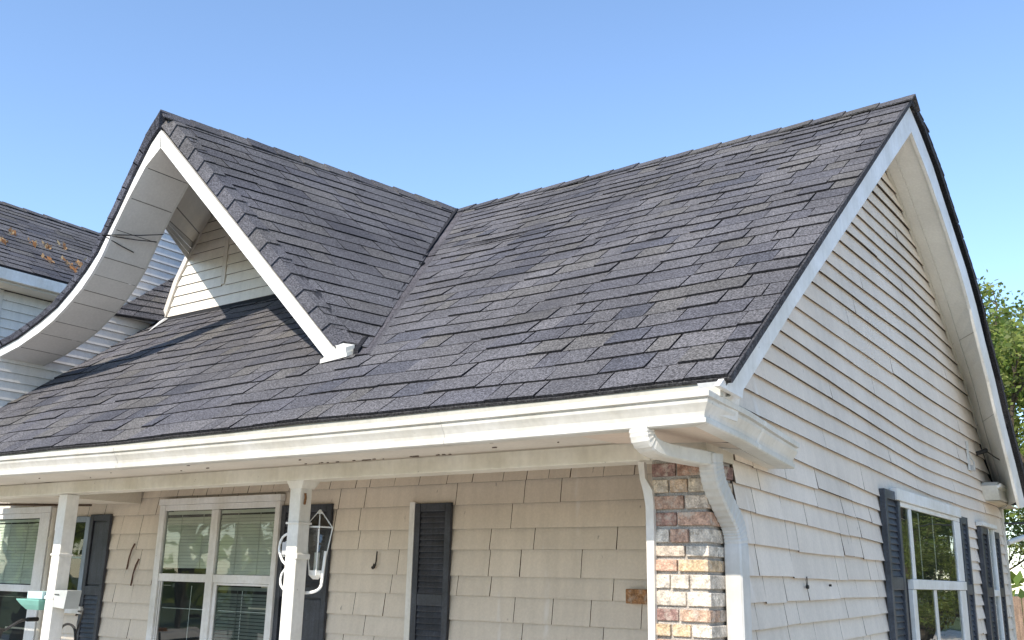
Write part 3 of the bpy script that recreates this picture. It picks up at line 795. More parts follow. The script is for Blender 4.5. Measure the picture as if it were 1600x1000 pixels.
g.loft([[Z(a, -.028, z), Z(b, -.028, z), Z(b, .0, z), Z(a, .0, z)] for a, b, z in tb], (0.68, 0.65, 0.60)); g.build('pillar_trim', 'white', house)

# ---- downspout
def rect_sweep(path, sides, w_, d_, col, mb, crimp=None):
    P = [Vector(p) for p in path]; rings = []
    for k, p in enumerate(P):
        d = (P[min(k + 1, len(P) - 1)] - P[max(k - 1, 0)]).normalized()
        a = Vector(sides[k] if isinstance(sides, list) else sides); a = (a - d * a.dot(d)).normalized(); b = d.cross(a)
        sc = 1.0
        if crimp and crimp[0] <= k <= crimp[1] and k % 2: sc = .955
        c_ = .18
        ring = []
        for (i, j) in ((-1, -1 + c_), (-1 + c_, -1), (-.33, -1), (-.27, -.92), (.27, -.92), (.33, -1), (1 - c_, -1), (1, -1 + c_), (1, 1 - c_), (1 - c_, 1), (-1 + c_, 1), (-1, 1 - c_)):
            ring.append(p + a * (w_ / 2 * i * sc) + b * (d_ / 2 * j * sc))
        rings.append(ring)
    mb.loft(rings, col)
def curve(pts, n):
    out = []; P = [Vector(p) for p in pts]; P = [P[0] * 2 - P[1]] + P + [P[-1] * 2 - P[-2]]
    for i in range(1, len(P) - 2):
        for k in range(n):
            t = k / n; a, b, c, d = P[i - 1:i + 3]
            out.append(.5 * (2 * b + (c - a) * t + (2 * a - 5 * b + 4 * c - d) * t * t + (-a + 3 * b - 3 * c + d) * t ** 3))
    out.append(P[-2]); return out
ds = MB()
p1 = curve([Z(-.045, -.545, .675), Z(-.045, -.548, .635), Z(-.040, -.525, .590), Z(-.025, -.44, .565), Z(.015, -.2, .560), Z(.035, -.06, .560)], 6)
rect_sweep(p1, (1, -.12, 0), .098, .068, (0.64, 0.63, 0.59), ds, (3, 14))
down = ds.build('downspout', 'white', house, smooth=False)
ds = MB()
p2 = curve([Z(.052, -.055, .585), Z(.052, -.05, .53), Z(.052, -.02, .455), Z(.052, .08, .36), Z(.052, .17, .285), Z(.052, .205, .215), Z(.052, .21, .12)], 7) + [Z(.052, .213, -.4), Z(.052, .215, -1.55)]
rect_sweep(p2, (1, 0, 0), .088, .105, (0.60, 0.60, 0.59), ds, (4, 38))
ds.build('downspout_leader', 'white', down)

# ---- porch posts
def post(x0, y0, w_, lab):
    g = MB()
    g.box(x0, x0 + w_, y0, y0 + w_, .16, H + .575, (0.80, 0.79, 0.75))
    p = g.build('porch_post', 'white', house, bevel=.006); return p
p2o = post(-2.850, .0, .098, '')
g = MB(); g.box(-2.860, -2.742, -.010, .108, H + .308, H + .322, (0.8, 0.79, 0.75)); g.build('collar', 'white', p2o, bevel=.004)
g = MB(); g.box(-2.80, -2.738, -.006, .106, H + .095, H + .128, (0.8, 0.79, 0.75)); g.build('bracket', 'white', p2o, bevel=.004)
g = MB(); g.hexa([Z(-2.875, -.012, .578), Z(-2.72, -.012, .578), Z(-2.72, .13, .578), Z(-2.875, .13, .578)], [Z(-2.853, -.001, .53), Z(-2.745, -.001, .53), Z(-2.745, .107, .53), Z(-2.853, .107, .53)], (0.78, 0.76, 0.7)); g.build('post_cap', 'white', p2o)
g = MB(); g.tube([Z(-2.742, .03, .50), Z(-2.741, .035, .47), Z(-2.741, .03, .43)], .008, (0.25, 0.12, 0.05), 5); g.build('rust_stain', 'wood', p2o)
p1o = post(-5.50, .0, .108, '')
g = MB(); g.box(-5.54, -5.50, .02, .10, H + .30, H + .56, (0.8, 0.79, 0.76)); g.build('side_plate', 'white', p1o, bevel=.004)
g = MB(); g.box(-5.508, -5.384, -.006, .114, H + .105, H + .122, (0.8, 0.79, 0.76)); g.build('collar', 'white', p1o, bevel=.003)
g = MB(); g.box(-5.508, -5.384, -.006, .114, H - .22, H - .195, (0.8, 0.79, 0.76)); g.build('collar', 'white', p1o, bevel=.003)

# ------------------------------------------------------------------ windows, shutters, blinds (a: along wall, z: up, d: out of the wall)
def mapR(a, z, d): return Z(d, a, z)
def mapF(a, z, d): return Z(a, YW - d, z)
def bar(mb, mp, a0, a1, z0, z1, d0, d1, col):
    mb.hexa([mp(a0, z0, d0), mp(a1, z0, d0), mp(a1, z0, d1), mp(a0, z0, d1)], [mp(a0, z1, d0), mp(a1, z1, d0), mp(a1, z1, d1), mp(a0, z1, d1)], col)
SH = (0.033, 0.037, 0.047)
def shutter(mp, a0, a1, z0, z1, zm, parent, panel_low=False, panel_top=False, dz=(0, 0), slat_h=.034, col=SH, d1=.05):
    st = min(.055, (a1 - a0) * .16); rail = .065
    g = MB()
    bar(g, mp, a0 + .01, a1 - .01, z0 + .01, z1 - .01, .020, .026, tuple(c * .6 for c in col))
    s = g.build('shutter', 'shutter', parent)
    g = MB()
    bar(g, mp, a0, a0 + st, z0, z1, .018, d1, col); g.build('stile', 'shutter', s, bevel=.004)
    g = MB(); bar(g, mp, a1 - st, a1, z0, z1, .018, d1, col); g.build('stile', 'shutter', s, bevel=.004)
    for (b0, b1) in ((z1 - rail, z1), (zm - .045, zm + .045), (z0, z0 + rail)):
        g = MB(); bar(g, mp, a0 + st + .001, a1 - st - .001, b0, b1 - .0005, .018, d1 - .002, col)
        g.build('rail', 'shutter', s, bevel=.004)
    for (b0, b1, panel) in ((zm + .045, z1 - rail, panel_top), (z0 + rail, zm - .045, panel_low)):
        if panel:
            g = MB(); bar(g, mp, a0 + st + .015, a1 - st - .015, b0 + .015, b1 - .015, .026, .036, col); g.build('panel', 'shutter', s, bevel=.005); continue
        n_ = max(1, int((b1 - b0) / slat_h)); h_ = (b1 - b0) / n_
        for k in range(n_):
            zz = b0 + k * h_; g = MB(); cc = jit(col, .12)
            A0, A1 = a0 + st + .002, a1 - st - .002
            g.hexa([mp(A0, zz + .002, .043), mp(A1, zz + .002, .043), mp(A1, zz + .006, .044), mp(A0, zz + .006, .044)],
                   [mp(A0, zz + h_ * 1.05, .027), mp(A1, zz + h_ * 1.05, .027), mp(A1, zz + h_ * 1.1, .029), mp(A0, zz + h_ * 1.1, .029)], cc)
            g.build('slat', 'shutter', s)
    return s
def pane(mp, a0, a1, z0, z1, d, parent, mat='glass'):
    g = MB(); g.face([mp(a0, z0, d), mp(a1, z0, d), mp(a1, z1, d), mp(a0, z1, d)], (1, 1, 1)); return g.build('pane', mat, parent)
def blind(mp, a0, a1, z0, z1, d, parent, col, pitch=.028, cords=(.25, .75)):
    g = MB(); bar(g, mp, a0, a1, z1 - .03, z1, d - .006, d + .004, col); b = g.build('window_blind', 'blind', parent)
    n_ = int((z1 - .03 - z0) / pitch)
    for k in range(n_):
        zz = z0 + k * pitch; g = MB(); dd = random.uniform(-.001, .001)
        g.hexa([mp(a0, zz, d + .004 + dd), mp(a1, zz, d + .004 + dd), mp(a1, zz + .001, d + .0045), mp(a0, zz + .001, d + .0045)],
               [mp(a0, zz + pitch * .93, d - .006), mp(a1, zz + pitch * .93, d - .006), mp(a1, zz + pitch * .95, d - .005), mp(a0, zz + pitch * .95, d - .005)], jit(col, .05))
        g.build('slat', 'blind', b)
    g = MB()
    for f in cords: bar(g, mp, lerp(a0, a1, f), lerp(a0, a1, f) + .006, z0, z1 - .03, d + .0055, d + .007, tuple(c * .75 for c in col))
    g.build('cord', 'blind', b)
WH = (0.80, 0.80, 0.79)
def frame_bars(mp, parent, bars, mat='white', name='frame'):
    g = MB()
    for (a0, a1, z0, z1, d0, d1) in bars:
        if name != 'frame' and len(bars) > 1:
            g = MB(); bar(g, mp, a0, a1, z0, z1, d0, d1, WH); o = g.build(name, mat, parent, bevel=.004); continue
        bar(g, mp, a0, a1, z0, z1, d0, d1, WH)
    if name != 'frame' and len(bars) > 1: return
    return g.build(name, mat, parent, bevel=.004)

# big porch window: two double-hung units side by side
wx0, wx1, wz0, wz1 = -6.64, -4.89, -.86, .70
g = MB(); bar(g, mapF, wx0 + .02, wx1 - .02, wz0, wz1 - .02, .019, .0215, (0.03, 0.03, 0.033)); bigw = g.build('window', 'room', house)
bigw['label'] = 'wide double window with drawn blinds in the porch wall'
frame_bars(mapF, bigw, [(wx0, wx0 + .085, wz0, wz1 - .062, .02, .07), (wx1 - .06, wx1, wz0, wz1 - .062, .02, .07), (wx0 - .01, wx1 + .01, wz1 - .06, wz1, .02, .078),
    (wx0 + .087, wx1 - .062, wz1 - .115, wz1 - .062, .02, .066), (-5.835, -5.735, wz0, wz1 - .117, .02, .068)])
frame_bars(mapF, bigw, [(wx0 + .087, -5.837, -.085, -.012, .02, .064), (-5.733, wx1 - .062, -.085, -.012, .02, .064)], name='sash_rail')
frame_bars(mapF, bigw, [(wx0 + .088, wx0 + .10, wz0, -.087, .02, .05), (wx0 + .112, wx0 + .124, wz0, -.087, .02, .045), (-5.732, -5.69, wz0, -.087, .02, .05), (wx1 - .10, wx1 - .063, wz0, -.087, .02, .05), (-5.69, wx1 - .1, -.107, -.087, .02, .05)], name='sash_frame')
frame_bars(mapF, bigw, [(-6.50, -5.86, -.335, -.327, .023, .0275), (-6.08, -6.072, wz0, -.12, .023, .0275), (-5.66, -5.0, -.335, -.327, .023, .0275), (-5.35, -5.342, wz0, -.12, .023, .0275)], name='muntin')
for a0, a1, zb in ((-6.545, -5.845, .04), (-5.725, -4.96, -.01)):
    blind(mapF, a0, a1, zb, .575, .031, house, (0.78, 0.78, 0.70), .03, (.33, .8) if a0 < -6 else (.32, .72))
    pane(mapF, a0 - .006, a1 + .006, -.012, .585, .044, bigw)
blind(mapF, -5.68, -5.0, wz0, -.12, .0245, house, (0.20, 0.22, 0.20), .03, (.4,))
for a0, a1 in ((-6.51, -5.84), (-5.69, -5.0)): pane(mapF, a0, a1, wz0, -.09, .038, bigw)
s = shutter(mapF, -4.885, -4.262, -.95, .60, -.14, house, panel_low=True, slat_h=.04); s['label'] = 'large dark shutter behind the post with a plain lower panel'
shutter(mapF, -3.315, -2.948, -.95, .575, -.165, house, panel_low=False, slat_h=.043)
# left porch windows
g = MB(); bar(g, mapF, -9.80, -8.66, -.9, .65, .019, .0215, (0.035, 0.035, 0.038)); lw = g.build('window', 'room', house)
frame_bars(mapF, lw, [(-9.87, -9.77, -.9, .61, .02, .08), (-8.80, -8.60, -.9, .61, .02, .08), (-9.89, -8.59, .612, .68, .02, .085), (-9.768, -8.802, .555, .61, .02, .07), (-9.768, -8.802, -.245, -.17, .02, .07)])
frame_bars(mapF, lw, [(-9.72, -8.82, .18, .19, .036, .043)], name='muntin')
blind(mapF, -9.75, -8.82, -.16, .545, .029, house, (0.72, 0.76, 0.68), .033, (.3, .7))
pane(mapF, -9.768, -8.802, -.17, .555, .045, lw); pane(mapF, -9.768, -8.802, -.9, -.245, .04, lw)
g = MB(); bar(g, mapF, -8.36, -7.86, -.32, .55, .019, .0215, (0.012, 0.012, 0.014)); sw = g.build('window', 'room', house)
WHs = WH; WH = (0.25, 0.31, 0.38)
frame_bars(mapF, sw, [(-8.42, -8.36, -.34, .56, .02, .06), (-7.93, -7.86, -.34, .555, .02, .055), (-8.36, -7.93, .50, .56, .02, .055), (-8.36, -7.93, -.36, -.30, .02, .055)])
WH = (0.35, 0.45, 0.42)
frame_bars(mapF, sw, [(-8.19, -8.17, -.3, .5, .03, .042), (-8.36, -8.195, .12, .14, .03, .042), (-8.165, -7.93, .12, .14, .03, .042)], name='muntin')
WH = WHs
pane(mapF, -8.36, -7.93, -.3, .5, .028, sw)
frame_bars(mapF, sw, [(-8.4, -7.8, -.44, -.365, .02, .07)], name='sill')
shutter(mapF, -7.86, -7.50, -1.15, .575, -.20, house, panel_top=True, slat_h=.045)
g = MB(); g.tube([Z(-8.53, YW - .06, .66), Z(-8.53, YW - .06, .3), Z(-8.53, YW - .06, -1.4)], .035, (0.62, 0.58, 0.5), 10)
g.tube([Z(-8.53, YW - .06, .34), Z(-8.53, YW - .06, .30)], .045, (0.62, 0.58, 0.5), 10); g.build('drain_pipe', 'white', house, smooth=False)

# right wall windows
g = MB(); bar(g, mapR, 3.30, 5.24, -.80, .60, .021, .0235, (0.03, 0.031, 0.034)); rw = g.build('window', 'room', house)
frame_bars(mapR, rw, [(3.50, 3.575, .066, .575, .022, .052), (5.02, 5.24, .066, .575, .022, .055), (3.235, 3.27, -.8, .60, .022, .05), (3.27, 5.24, .577, .612, .022, .055)])
frame_bars(mapR, rw, [(3.12, 5.23, .614, .70, .022, .075)], name='head_trim')
frame_bars(mapR, rw, [(3.42, 5.24, -.008, .064, .022, .065)], name='sash_rail')
frame_bars(mapR, rw, [(3.42, 3.53, -.8, -.01, .022, .055), (5.02, 5.24, -.8, -.01, .022, .055), (4.11, 4.19, -.8, -.01, .0245, .048)], name='sash_frame')
frame_bars(mapR, rw, [(3.86, 3.885, .07, .57, .0245, .028), (4.32, 4.345, .07, .57, .0245, .028)], name='muntin')
pane(mapR, 3.27, 3.50, .066, .576, .044, rw); pane(mapR, 3.575, 5.02, .066, .576, .044, rw)
pane(mapR, 3.53, 4.11, -.8, -.01, .042, rw); pane(mapR, 4.19, 5.02, -.8, -.01, .042, rw)
shutter(mapR, 2.85, 3.235, -.95, .675, .03, house, slat_h=.042, col=(0.045, 0.052, 0.066), d1=.06)
shutter(mapR, 5.26, 5.56, -.95, .635, .0, house, slat_h=.042, col=(0.045, 0.052, 0.066), d1=.06)
g = MB(); bar(g, mapR, 6.50, 6.80, -.7, .56, .019, .0215, (0.03, 0.03, 0.033)); r2w = g.build('window', 'room', house)
frame_bars(mapR, r2w, [(6.12, 6.85, .595, .635, .02, .085)], name='head_trim')
frame_bars(mapR, r2w, [(6.49, 6.52, -.7, .59, .02, .06), (6.78, 6.81, -.7, .59, .02, .06), (6.52, 6.78, -.06, .0, .02, .06)])
pane(mapR, 6.52, 6.78, .0, .59, .035, r2w); pane(mapR, 6.52, 6.78, -.7, -.06, .035, r2w)
shutter(mapR, 6.15, 6.50, -.55, .59, -.02, house, slat_h=.045, col=(0.04, 0.043, 0.052), d1=.06)
shutter(mapR, 6.81, 7.08, -.55, .575, -.02, house, slat_h=.045, col=(0.04, 0.043, 0.052), d1=.06)

# bracket on the gable wall, stains and small marks
g = MB(); g.box(.018, .034, 6.04, 6.075, H + 1.12, H + 1.40, (0.66, 0.65, 0.61)); g.box(.02, .06, 6.09, 6.17, H + 1.12, H + 1.17, (0.5, 0.49, 0.47))
g.tube([Z(.03, 6.06, 1.28), Z(.06, 6.12, 1.2), Z(.055, 6.13, 1.14)], .008, (0.5, 0.5, 0.48), 6)
bk = g.build('wall_bracket', 'white', house)
g = MB(); g.tube([Z(.02, 1.645, .006), Z(.034, 1.645, .006)], .007, (0.02, 0.02, 0.02), 6); g.tube([Z(.02, 1.25, -.005), Z(.034, 1.25, -.005)], .011, (0.02, 0.02, 0.02), 7); g.tube([Z(.026, 1.25, .05), Z(.026, 1.25, -.005)], .003, (0.02, 0.02, 0.02), 6); g.build('nail_hole', 'cable', house)
# back eave: gutter return and soffit at the far corner
g = MB()
q = [(6.62, 1.02), (6.70, 1.06), (7.75, 1.02), (7.75, .90), (6.72, .88)]
g.prism([Z(.16, y, z) for y, z in q], (-.15, 0, 0), (0.76, 0.75, 0.71)); 
g.prism([Z(.16, 6.64, 1.02), Z(.19, 6.64, 1.04), Z(.19, 7.75, 1.04), Z(.16, 7.75, 1.02)], (0, 0, -.03), (0.78, 0.77, 0.74))
g.build('back_gutter', 'white', house)
g = MB(); g.prism([Z(.005, 6.72, .875), Z(.15, 6.74, .875), Z(.15, 7.9, .875), Z(.005, 7.9, .875)], (0, 0, -.004), (0.62, 0.54, 0.42)); g.build('back_soffit', 'soffit', house)
g = MB(); g.tube([Z(.03, 7.70, .50), Z(.25, 8.2, .62), Z(.5, 8.6, .72)], .028, (0.78, 0.77, 0.74), 8); g.build('stay_pipe', 'white', house)

# ------------------------------------------------------------------ lantern on the post
ln = thing('wall_lantern', 'white framed glass lantern strapped to the porch post in front of the large shutter', 'lantern', (-2.68, .16, H + .0))
cx, cy = -2.775, .20
def ring(z, r, n=6): return [Z(cx + r * math.cos(2 * math.pi * k / n + .3), cy + r * math.sin(2 * math.pi * k / n + .3), z) for k in range(n)]
r_top, r_bot = ring(.30, .098), ring(.03, .05)
g = MB(); g.loft([ring(.292, .100), ring(.302, .098), ring(.302, .088), ring(.292, .090)], (0.72, 0.72, 0.68))
ra, rb = ring(.30, .094), ring(.385, .022)
for k in range(6): g.tube([ra[k], rb[k]], .004, (0.72, 0.72, 0.68), 5)
g.loft([ring(.383, .026), ring(.392, .022), ring(.41, .006)], (0.72, 0.72, 0.68)); g.build('lantern_cap', 'plastic', ln)
for k in range(6):
    g = MB(); j = (k + 1) % 6; g.face([ra[k], ra[j], rb[j], rb[k]], (1, 1, 1)); g.build('glass_panel', 'clear', ln)
g = MB()
for k in range(6): g.tube([r_top[k], r_bot[k]], .004, (0.78, 0.78, 0.75), 5)
g.loft([ring(.03, .055), ring(.0, .05), ring(-.025, .02)], (0.78, 0.78, 0.75)); g.build('frame', 'plastic', ln)
for k in range(6):
    g = MB(); j = (k + 1) % 6; g.face([r_bot[k], r_bot[j], r_top[j], r_top[k]], (1, 1, 1)); g.build('glass_panel', 'clear', ln)
g = MB(); g.tube([Z(cx, cy, .03), Z(cx, cy, .14)], .018, (0.7, 0.69, 0.62), 8); g.build('candle', 'plastic', ln)
g = MB()
g.tube(curve([Z(-2.86, .05, .265), Z(-2.94, .05, .23), Z(-2.965, .05, .16), Z(-2.93, .05, .09), Z(-2.885, .05, .05), Z(-2.925, .05, -.0), Z(-2.925, .05, -.06), Z(-2.88, .05, -.10)], 5), .008, (0.78, 0.78, 0.75), 6)
g.tube(curve([Z(-2.86, .05, .20), Z(-2.90, .05, .20), Z(-2.93, .05, .17), Z(-2.915, .05, .11)], 4), .007, (0.78, 0.78, 0.75), 6)
g.tube(curve([Z(-2.70, .20, .15), Z(-2.715, .20, .0), Z(-2.715, .19, -.07), Z(-2.74, .16, -.10), Z(-2.80, .12, -.11)], 5), .010, (0.78, 0.78, 0.75), 6)
g.build('scroll_arm', 'plastic', ln)
g = MB(); g.box(-2.92, -2.862, .03, .08, H + .12, H + .2, (0.45, 0.45, 0.45)); g.build('junction_box', 'plastic', ln, bevel=.004)

# feeder and grey box on the left post
fd = thing('bird_feeder', 'teal plastic tray feeder on the left porch post', 'feeder', (-5.6, .06, H - .25))
g = MB()
g.loft([[Z(-5.66 + s * a, .06 + s * b, z) for a, b in ((-.18, -.1), (.14, -.1), (.14, .1), (-.18, .1))] for s, z in ((.55, -.305), (.8, -.27), (1, -.235), (1.02, -.225))], (0.18, 0.42, 0.36)); g.build('tray', 'plastic', fd)
g = MB(); g.box(-5.73, -5.52, -.02, .14, H - .222, H - .165, (0.45, 0.62, 0.62)); g.build('hopper', 'plastic', fd, bevel=.004)
gb = MB(); gb.hexa([Z(-5.37, -.01, -.275), Z(-5.235, .0, -.285), Z(-5.235, .12, -.285), Z(-5.37, .12, -.275)], [Z(-5.37, -.01, -.15), Z(-5.215, .0, -.15), Z(-5.215, .12, -.15), Z(-5.37, .12, -.15)], (0.42, 0.44, 0.42))
gb.box(-5.36, -5.30, -.016, -.011, H - .185, H - .178, (0.06, 0.06, 0.06))
tag(gb.build('utility_box', 'plastic', None, bevel=.006), 'pale grey plastic box on the right side of the left porch post', 'box')

# bicycle parked under the left window: handlebar shows in the corner
bk = thing('bicycle', 'dark bicycle parked on the porch below the far left window', 'bicycle', (-7.3, .6, .16))
bx, by = -7.35, .62
def circ(cx_, cz_, r, n=28): return [Vector((cx_ + r * math.cos(2 * math.pi * k / n), by, cz_ + r * math.sin(2 * math.pi * k / n))) for k in range(n + 1)]
for cx_ in (bx - .1, bx - 1.15):
    g = MB(); g.tube(circ(cx_, .16 + .33, .33), .02, (0.02, 0.02, 0.02), 6); wl_ = g.build('wheel', 'cable', bk)
    g = MB()
    for k in range(12):
        a = k * math.pi / 6; g.tube([Vector((cx_, by, .49)), Vector((cx_ + .31 * math.cos(a), by, .49 + .31 * math.sin(a)))], .0025, (.5, .5, .5), 4)
    g.build('spoke', 'plastic', wl_, kind='stuff')
g = MB()
hd = Vector((bx - .02 + .12, by, 1.02)); 
for p, q in (((bx - .1, .49), (bx + .1, 1.05)), ((bx + .07, .93), (bx - .55, .42)), ((bx - .55, .42), (bx - .72, .98)), ((bx - .7, .88), (bx + .06, .96)), ((bx - 1.15, .49), (bx - .55, .42)), ((bx - 1.15, .49), (bx - .69, .86))):
    g.tube([Vector((p[0], by, p[1])), Vector((q[0], by, q[1]))], .016, (0.03, 0.03, 0.035), 8)
g.build('frame', 'plastic', bk)
g = MB(); g.tube(curve([Vector((bx + .18, by - .3, 1.20)), Vector((bx + .17, by - .15, 1.19)), Vector((bx + .12, by, 1.10)), Vector((bx + .17, by + .15, 1.19)), Vector((bx + .18, by + .3, 1.20))], 5), .013, (0.03, 0.03, 0.03), 8)
g.tube([Vector((bx + .1, by, 1.05)), Vector((bx + .13, by, 1.12))], .02, (0.03, 0.03, 0.03), 8); g.build('handlebar', 'plastic', bk)
for s_ in (-1, 1):
    g = MB(); g.tube([Vector((bx + .18, by + s_ * .3, 1.20)), Vector((bx + .20, by + s_ * .19, 1.20))], .02, (0.015, 0.015, 0.015), 8); g.build('grip', 'cable', bk)
g = MB(); g.loft([[Vector((bx - .85 + dx, by + dy * w_, z_)) for dx, dy, z_ in ((0, -1, 1.0), (0, 1, 1.0), (0, .6, 1.05), (0, -.6, 1.05))] for dx_, w_ in ((0, .08),)] * 1 + [[Vector((bx - .60, by + dy * .02, z_)) for dy, z_ in ((-1, 1.0), (1, 1.0), (.6, 1.04), (-.6, 1.04))]] if False else
           [[Vector((bx - .88, by + dy * .075, z_)) for dy, z_ in ((-1, .99), (1, .99), (.6, 1.04), (-.6, 1.04))], [Vector((bx - .6, by + dy * .022, z_)) for dy, z_ in ((-1, 1.0), (1, 1.0), (.6, 1.04), (-.6, 1.04))]], (0.45, 0.16, 0.02)); g.build('saddle', 'plastic', bk)
# loop of black cable hanging below the shutter
g = MB(); g.tube(curve([Z(-6.0, .45, -.60), Z(-5.98, .45, -.47), Z(-5.88, .45, -.43), Z(-5.78, .45, -.47), Z(-5.74, .45, -.62)], 6), .010, (0.02, 0.02, 0.02), 6)
g.tube(curve([Z(-5.76, .45, -.50), Z(-5.72, .45, -.40), Z(-5.70, .45, -.33), Z(-5.76, .45, -.325)], 5), .008, (0.02, 0.02, 0.02), 6)
tag(g.build('cable_loop', 'cable'), 'loop of black cable beside the foot of the left porch post', 'cable')

# service wires
g = MB()
P0 = Z(-5.60, .12, 2.80)
for q in (Z(-5.46, .62, 2.93), Z(-5.52, .60, 2.865), Z(-5.62, .45, 2.74)):
    g.tube([P0, P0.lerp(q, .2), P0.lerp(q, .6) + Vector((.01, 0, -.008)), q], .0045, (0.02, 0.02, 0.022), 5)
tag(g.build('service_wire', 'cable'), 'thin black wires fixed to the white swept edge of the front gable', 'wire')
g = MB()
a = Z(.07, 6.55, 1.35); b = Z(.31, 6.62, 1.23)
g.tube(curve([a, Z(.10, 6.62, 1.36), Z(.17, 6.66, 1.30), Z(.25, 6.66, 1.25), b], 5), .006, (0.03, 0.03, 0.03), 5)
g.tube([Z(.02, 6.50, 1.33), Z(.11, 6.57, 1.37)], .022, (0.03, 0.03, 0.03), 7)
tag(g.build('soffit_wire', 'cable'), 'short black wire with insulator hanging under the right gable soffit', 'wire')
g = MB(); g.tube([Z(.02, 7.62, .70), Z(2.0, 12.0, .95), Z(5, 20, 1.6)], .012, (0.03, 0.03, 0.03), 5)
tag(g.build('utility_wire', 'cable'), 'dark utility wire leaving the far right corner of the house', 'wire')

# ------------------------------------------------------------------ neighbouring house at far left
nb = thing('neighbour_house', 'pale sided house with leaf-littered dark roof beyond the swept gable at far left', 'house', (-11, 4, 0))
g = MB()
wx, wy = -10.3, 1.62
g.box(wx - 6, wx, wy, wy + 9, 0, H + 3.40, (0.45, 0.45, 0.45)); nbw = g.build('wall', 'siding', nb)
z = 2.0
while z < 3.42:
    for side in (0, 1):
        mb = MB(); c = jit((0.74, 0.73, 0.70), .02); z1 = min(z + .125, 3.42)
        if side == 0:
            q = [Z(wx + .018, wy - .0, z), Z(wx + .018, wy + 3, z), Z(wx + .003, wy + 3, z1), Z(wx + .003, wy, z1)]
            mb.board(q, (-.013, 0, 0), c, (0.10, 0.09, 0.085))
        else:
            q = [Z(wx - 2.5, wy - .018, z), Z(wx, wy - .018, z), Z(wx, wy - .003, z1), Z(wx - 2.5, wy - .003, z1)]
            mb.board(q, (0, .013, 0), c, (0.10, 0.09, 0.085))
        mb.build('siding_board', 'siding', nbw)
    z += .118
g = MB(); g.box(wx - .07, wx + .024, wy - .026, wy + .04, 0, H + 3.42, (0.74, 0.74, 0.74)); g.build('corner_board', 'white', nb)
g = MB(); g.box(wx - .0, -9.98, .2, 6.5, H + 3.43, H + 3.46, (0.6, 0.58, 0.53)); g.build('soffit', 'soffit', nb)
g = MB(); g.box(-9.99, -9.92, .2, 6.5, H + 3.462, H + 3.60, (0.78, 0.79, 0.80)); g.build('gutter', 'white', nb)
NE, NR = Z(-9.93, 0, 3.625), Z(-12.35, 0, 5.30)
nv = (NR - NE); nl = nv.length; nv.normalize(); nn_ = Vector((-nv.z, 0, nv.x)); nn_ = nn_ if nn_.z > 0 else -nn_
g = MB(); q = [NE + Vector((0, .2, 0)), NE + Vector((0, 7, 0)), NR + Vector((0, 7, 0)), NR + Vector((0, .2, 0))]
g.hexa([v - nn_ * .05 for v in q], q, (0.03, 0.03, 0.035))
q2 = [NR + Vector((0, .2, 0)), NR + Vector((0, 7, 0)), NR + Vector((-2.4, 7, -1.6)), NR + Vector((-2.4, .2, -1.6))]
g.hexa([v - Vector((0, 0, .05)) for v in q2], q2, (0.03, 0.03, 0.035)); nr = g.build('roof', 'dark', nb)
nt_ = lay(lambda a, b: NE + Vector((0, a, 0)) + nv * b, nn_, int(nl / .165), .165, lambda b, k: (.25, 6.0), .2, .5, 77)
merge(nt_).build('shingle', 'shingle', nr, kind='stuff')
ridge_caps(NR + Vector((0, .2, .01)), NR + Vector((0, 6, .01)), nn_, Vector((-.5, 0, .8)).normalized(), 18, 1, nr, 31, .14)
# clumps of dry leaves on that roof
def leaf_clump(seed, n_):
    rg = random.Random(seed); mb = MB()
    for k in range(n_):
        b = rg.uniform(-.05, .05); a = rg.gauss(0, .07); h = rg.uniform(.01, .03)
        c = nv * (a + .06) + Vector((0, b, 0)) + nn_ * h; l = rg.uniform(.03, .06)
        d = (nv * rg.uniform(.3, 1) + Vector((0, rg.uniform(-.5, .5), 0)) + nn_ * rg.uniform(0, .6)).normalized(); s_ = Vector((rg.uniform(-.3, .3), 1, rg.uniform(-.5, .5))).normalized()
        mb.face([c - d * l, c + s_ * l * .45, c + d * l, c - s_ * l * .45], rg.choice([(.42, .22, .08), (.5, .32, .15), (.36, .17, .06), (.46, .36, .2), (.28, .2, .12)]))
    return mb
spots = [(3.20, 1.50), (2.62, 1.15), (2.85, 1.30), (2.95, .82), (3.18, .85), (2.62, .62), (2.95, .50), (3.18, .52), (3.32, .40), (2.40, 1.45), (3.55, .9), (2.1, .95), (3.3, .22), (3.45, 1.1)]
for i, (yy, bb) in enumerate(spots):
    o = leaf_clump(100 + i, random.choice((6, 9, 14))).build('dry_leaf_clump', 'leaf')
    p = NE + nv * bb + nn_ * .01; o.location = (p.x, yy - .35, p.z)
    tag(o, 'clump of brown dry leaves lying on the neighbouring dark roof', 'leaves', 'dry leaf clumps on the neighbouring roof')

# ------------------------------------------------------------------ fence and trees
fn = thing('fence', 'brown wooden board fence behind the far right corner of the house', 'fence', (3, 12.5, 0))
for k in range(30):
    x = -3 + k * .148; hgt = H - .08 + random.uniform(-.012, .012)
    mb = MB(); y = 12.5 + random.uniform(-.006, .006)
    mb.prism([(x + .004, y, .03), (x + .142, y, .03), (x + .142, y, hgt - .03), (x + .11, y, hgt), (x + .036, y, hgt), (x + .004, y, hgt - .03)], (0, .02, 0), jit((0.27, 0.19, 0.14), .15))
    mb.build('board', 'wood', fn)
g = MB()
for z in (.4, 1.25): g.box(-3, 1.44, 12.53, 12.58, z, z + .09, (0.25, 0.18, 0.13))
g.build('fence_rail', 'wood', fn)

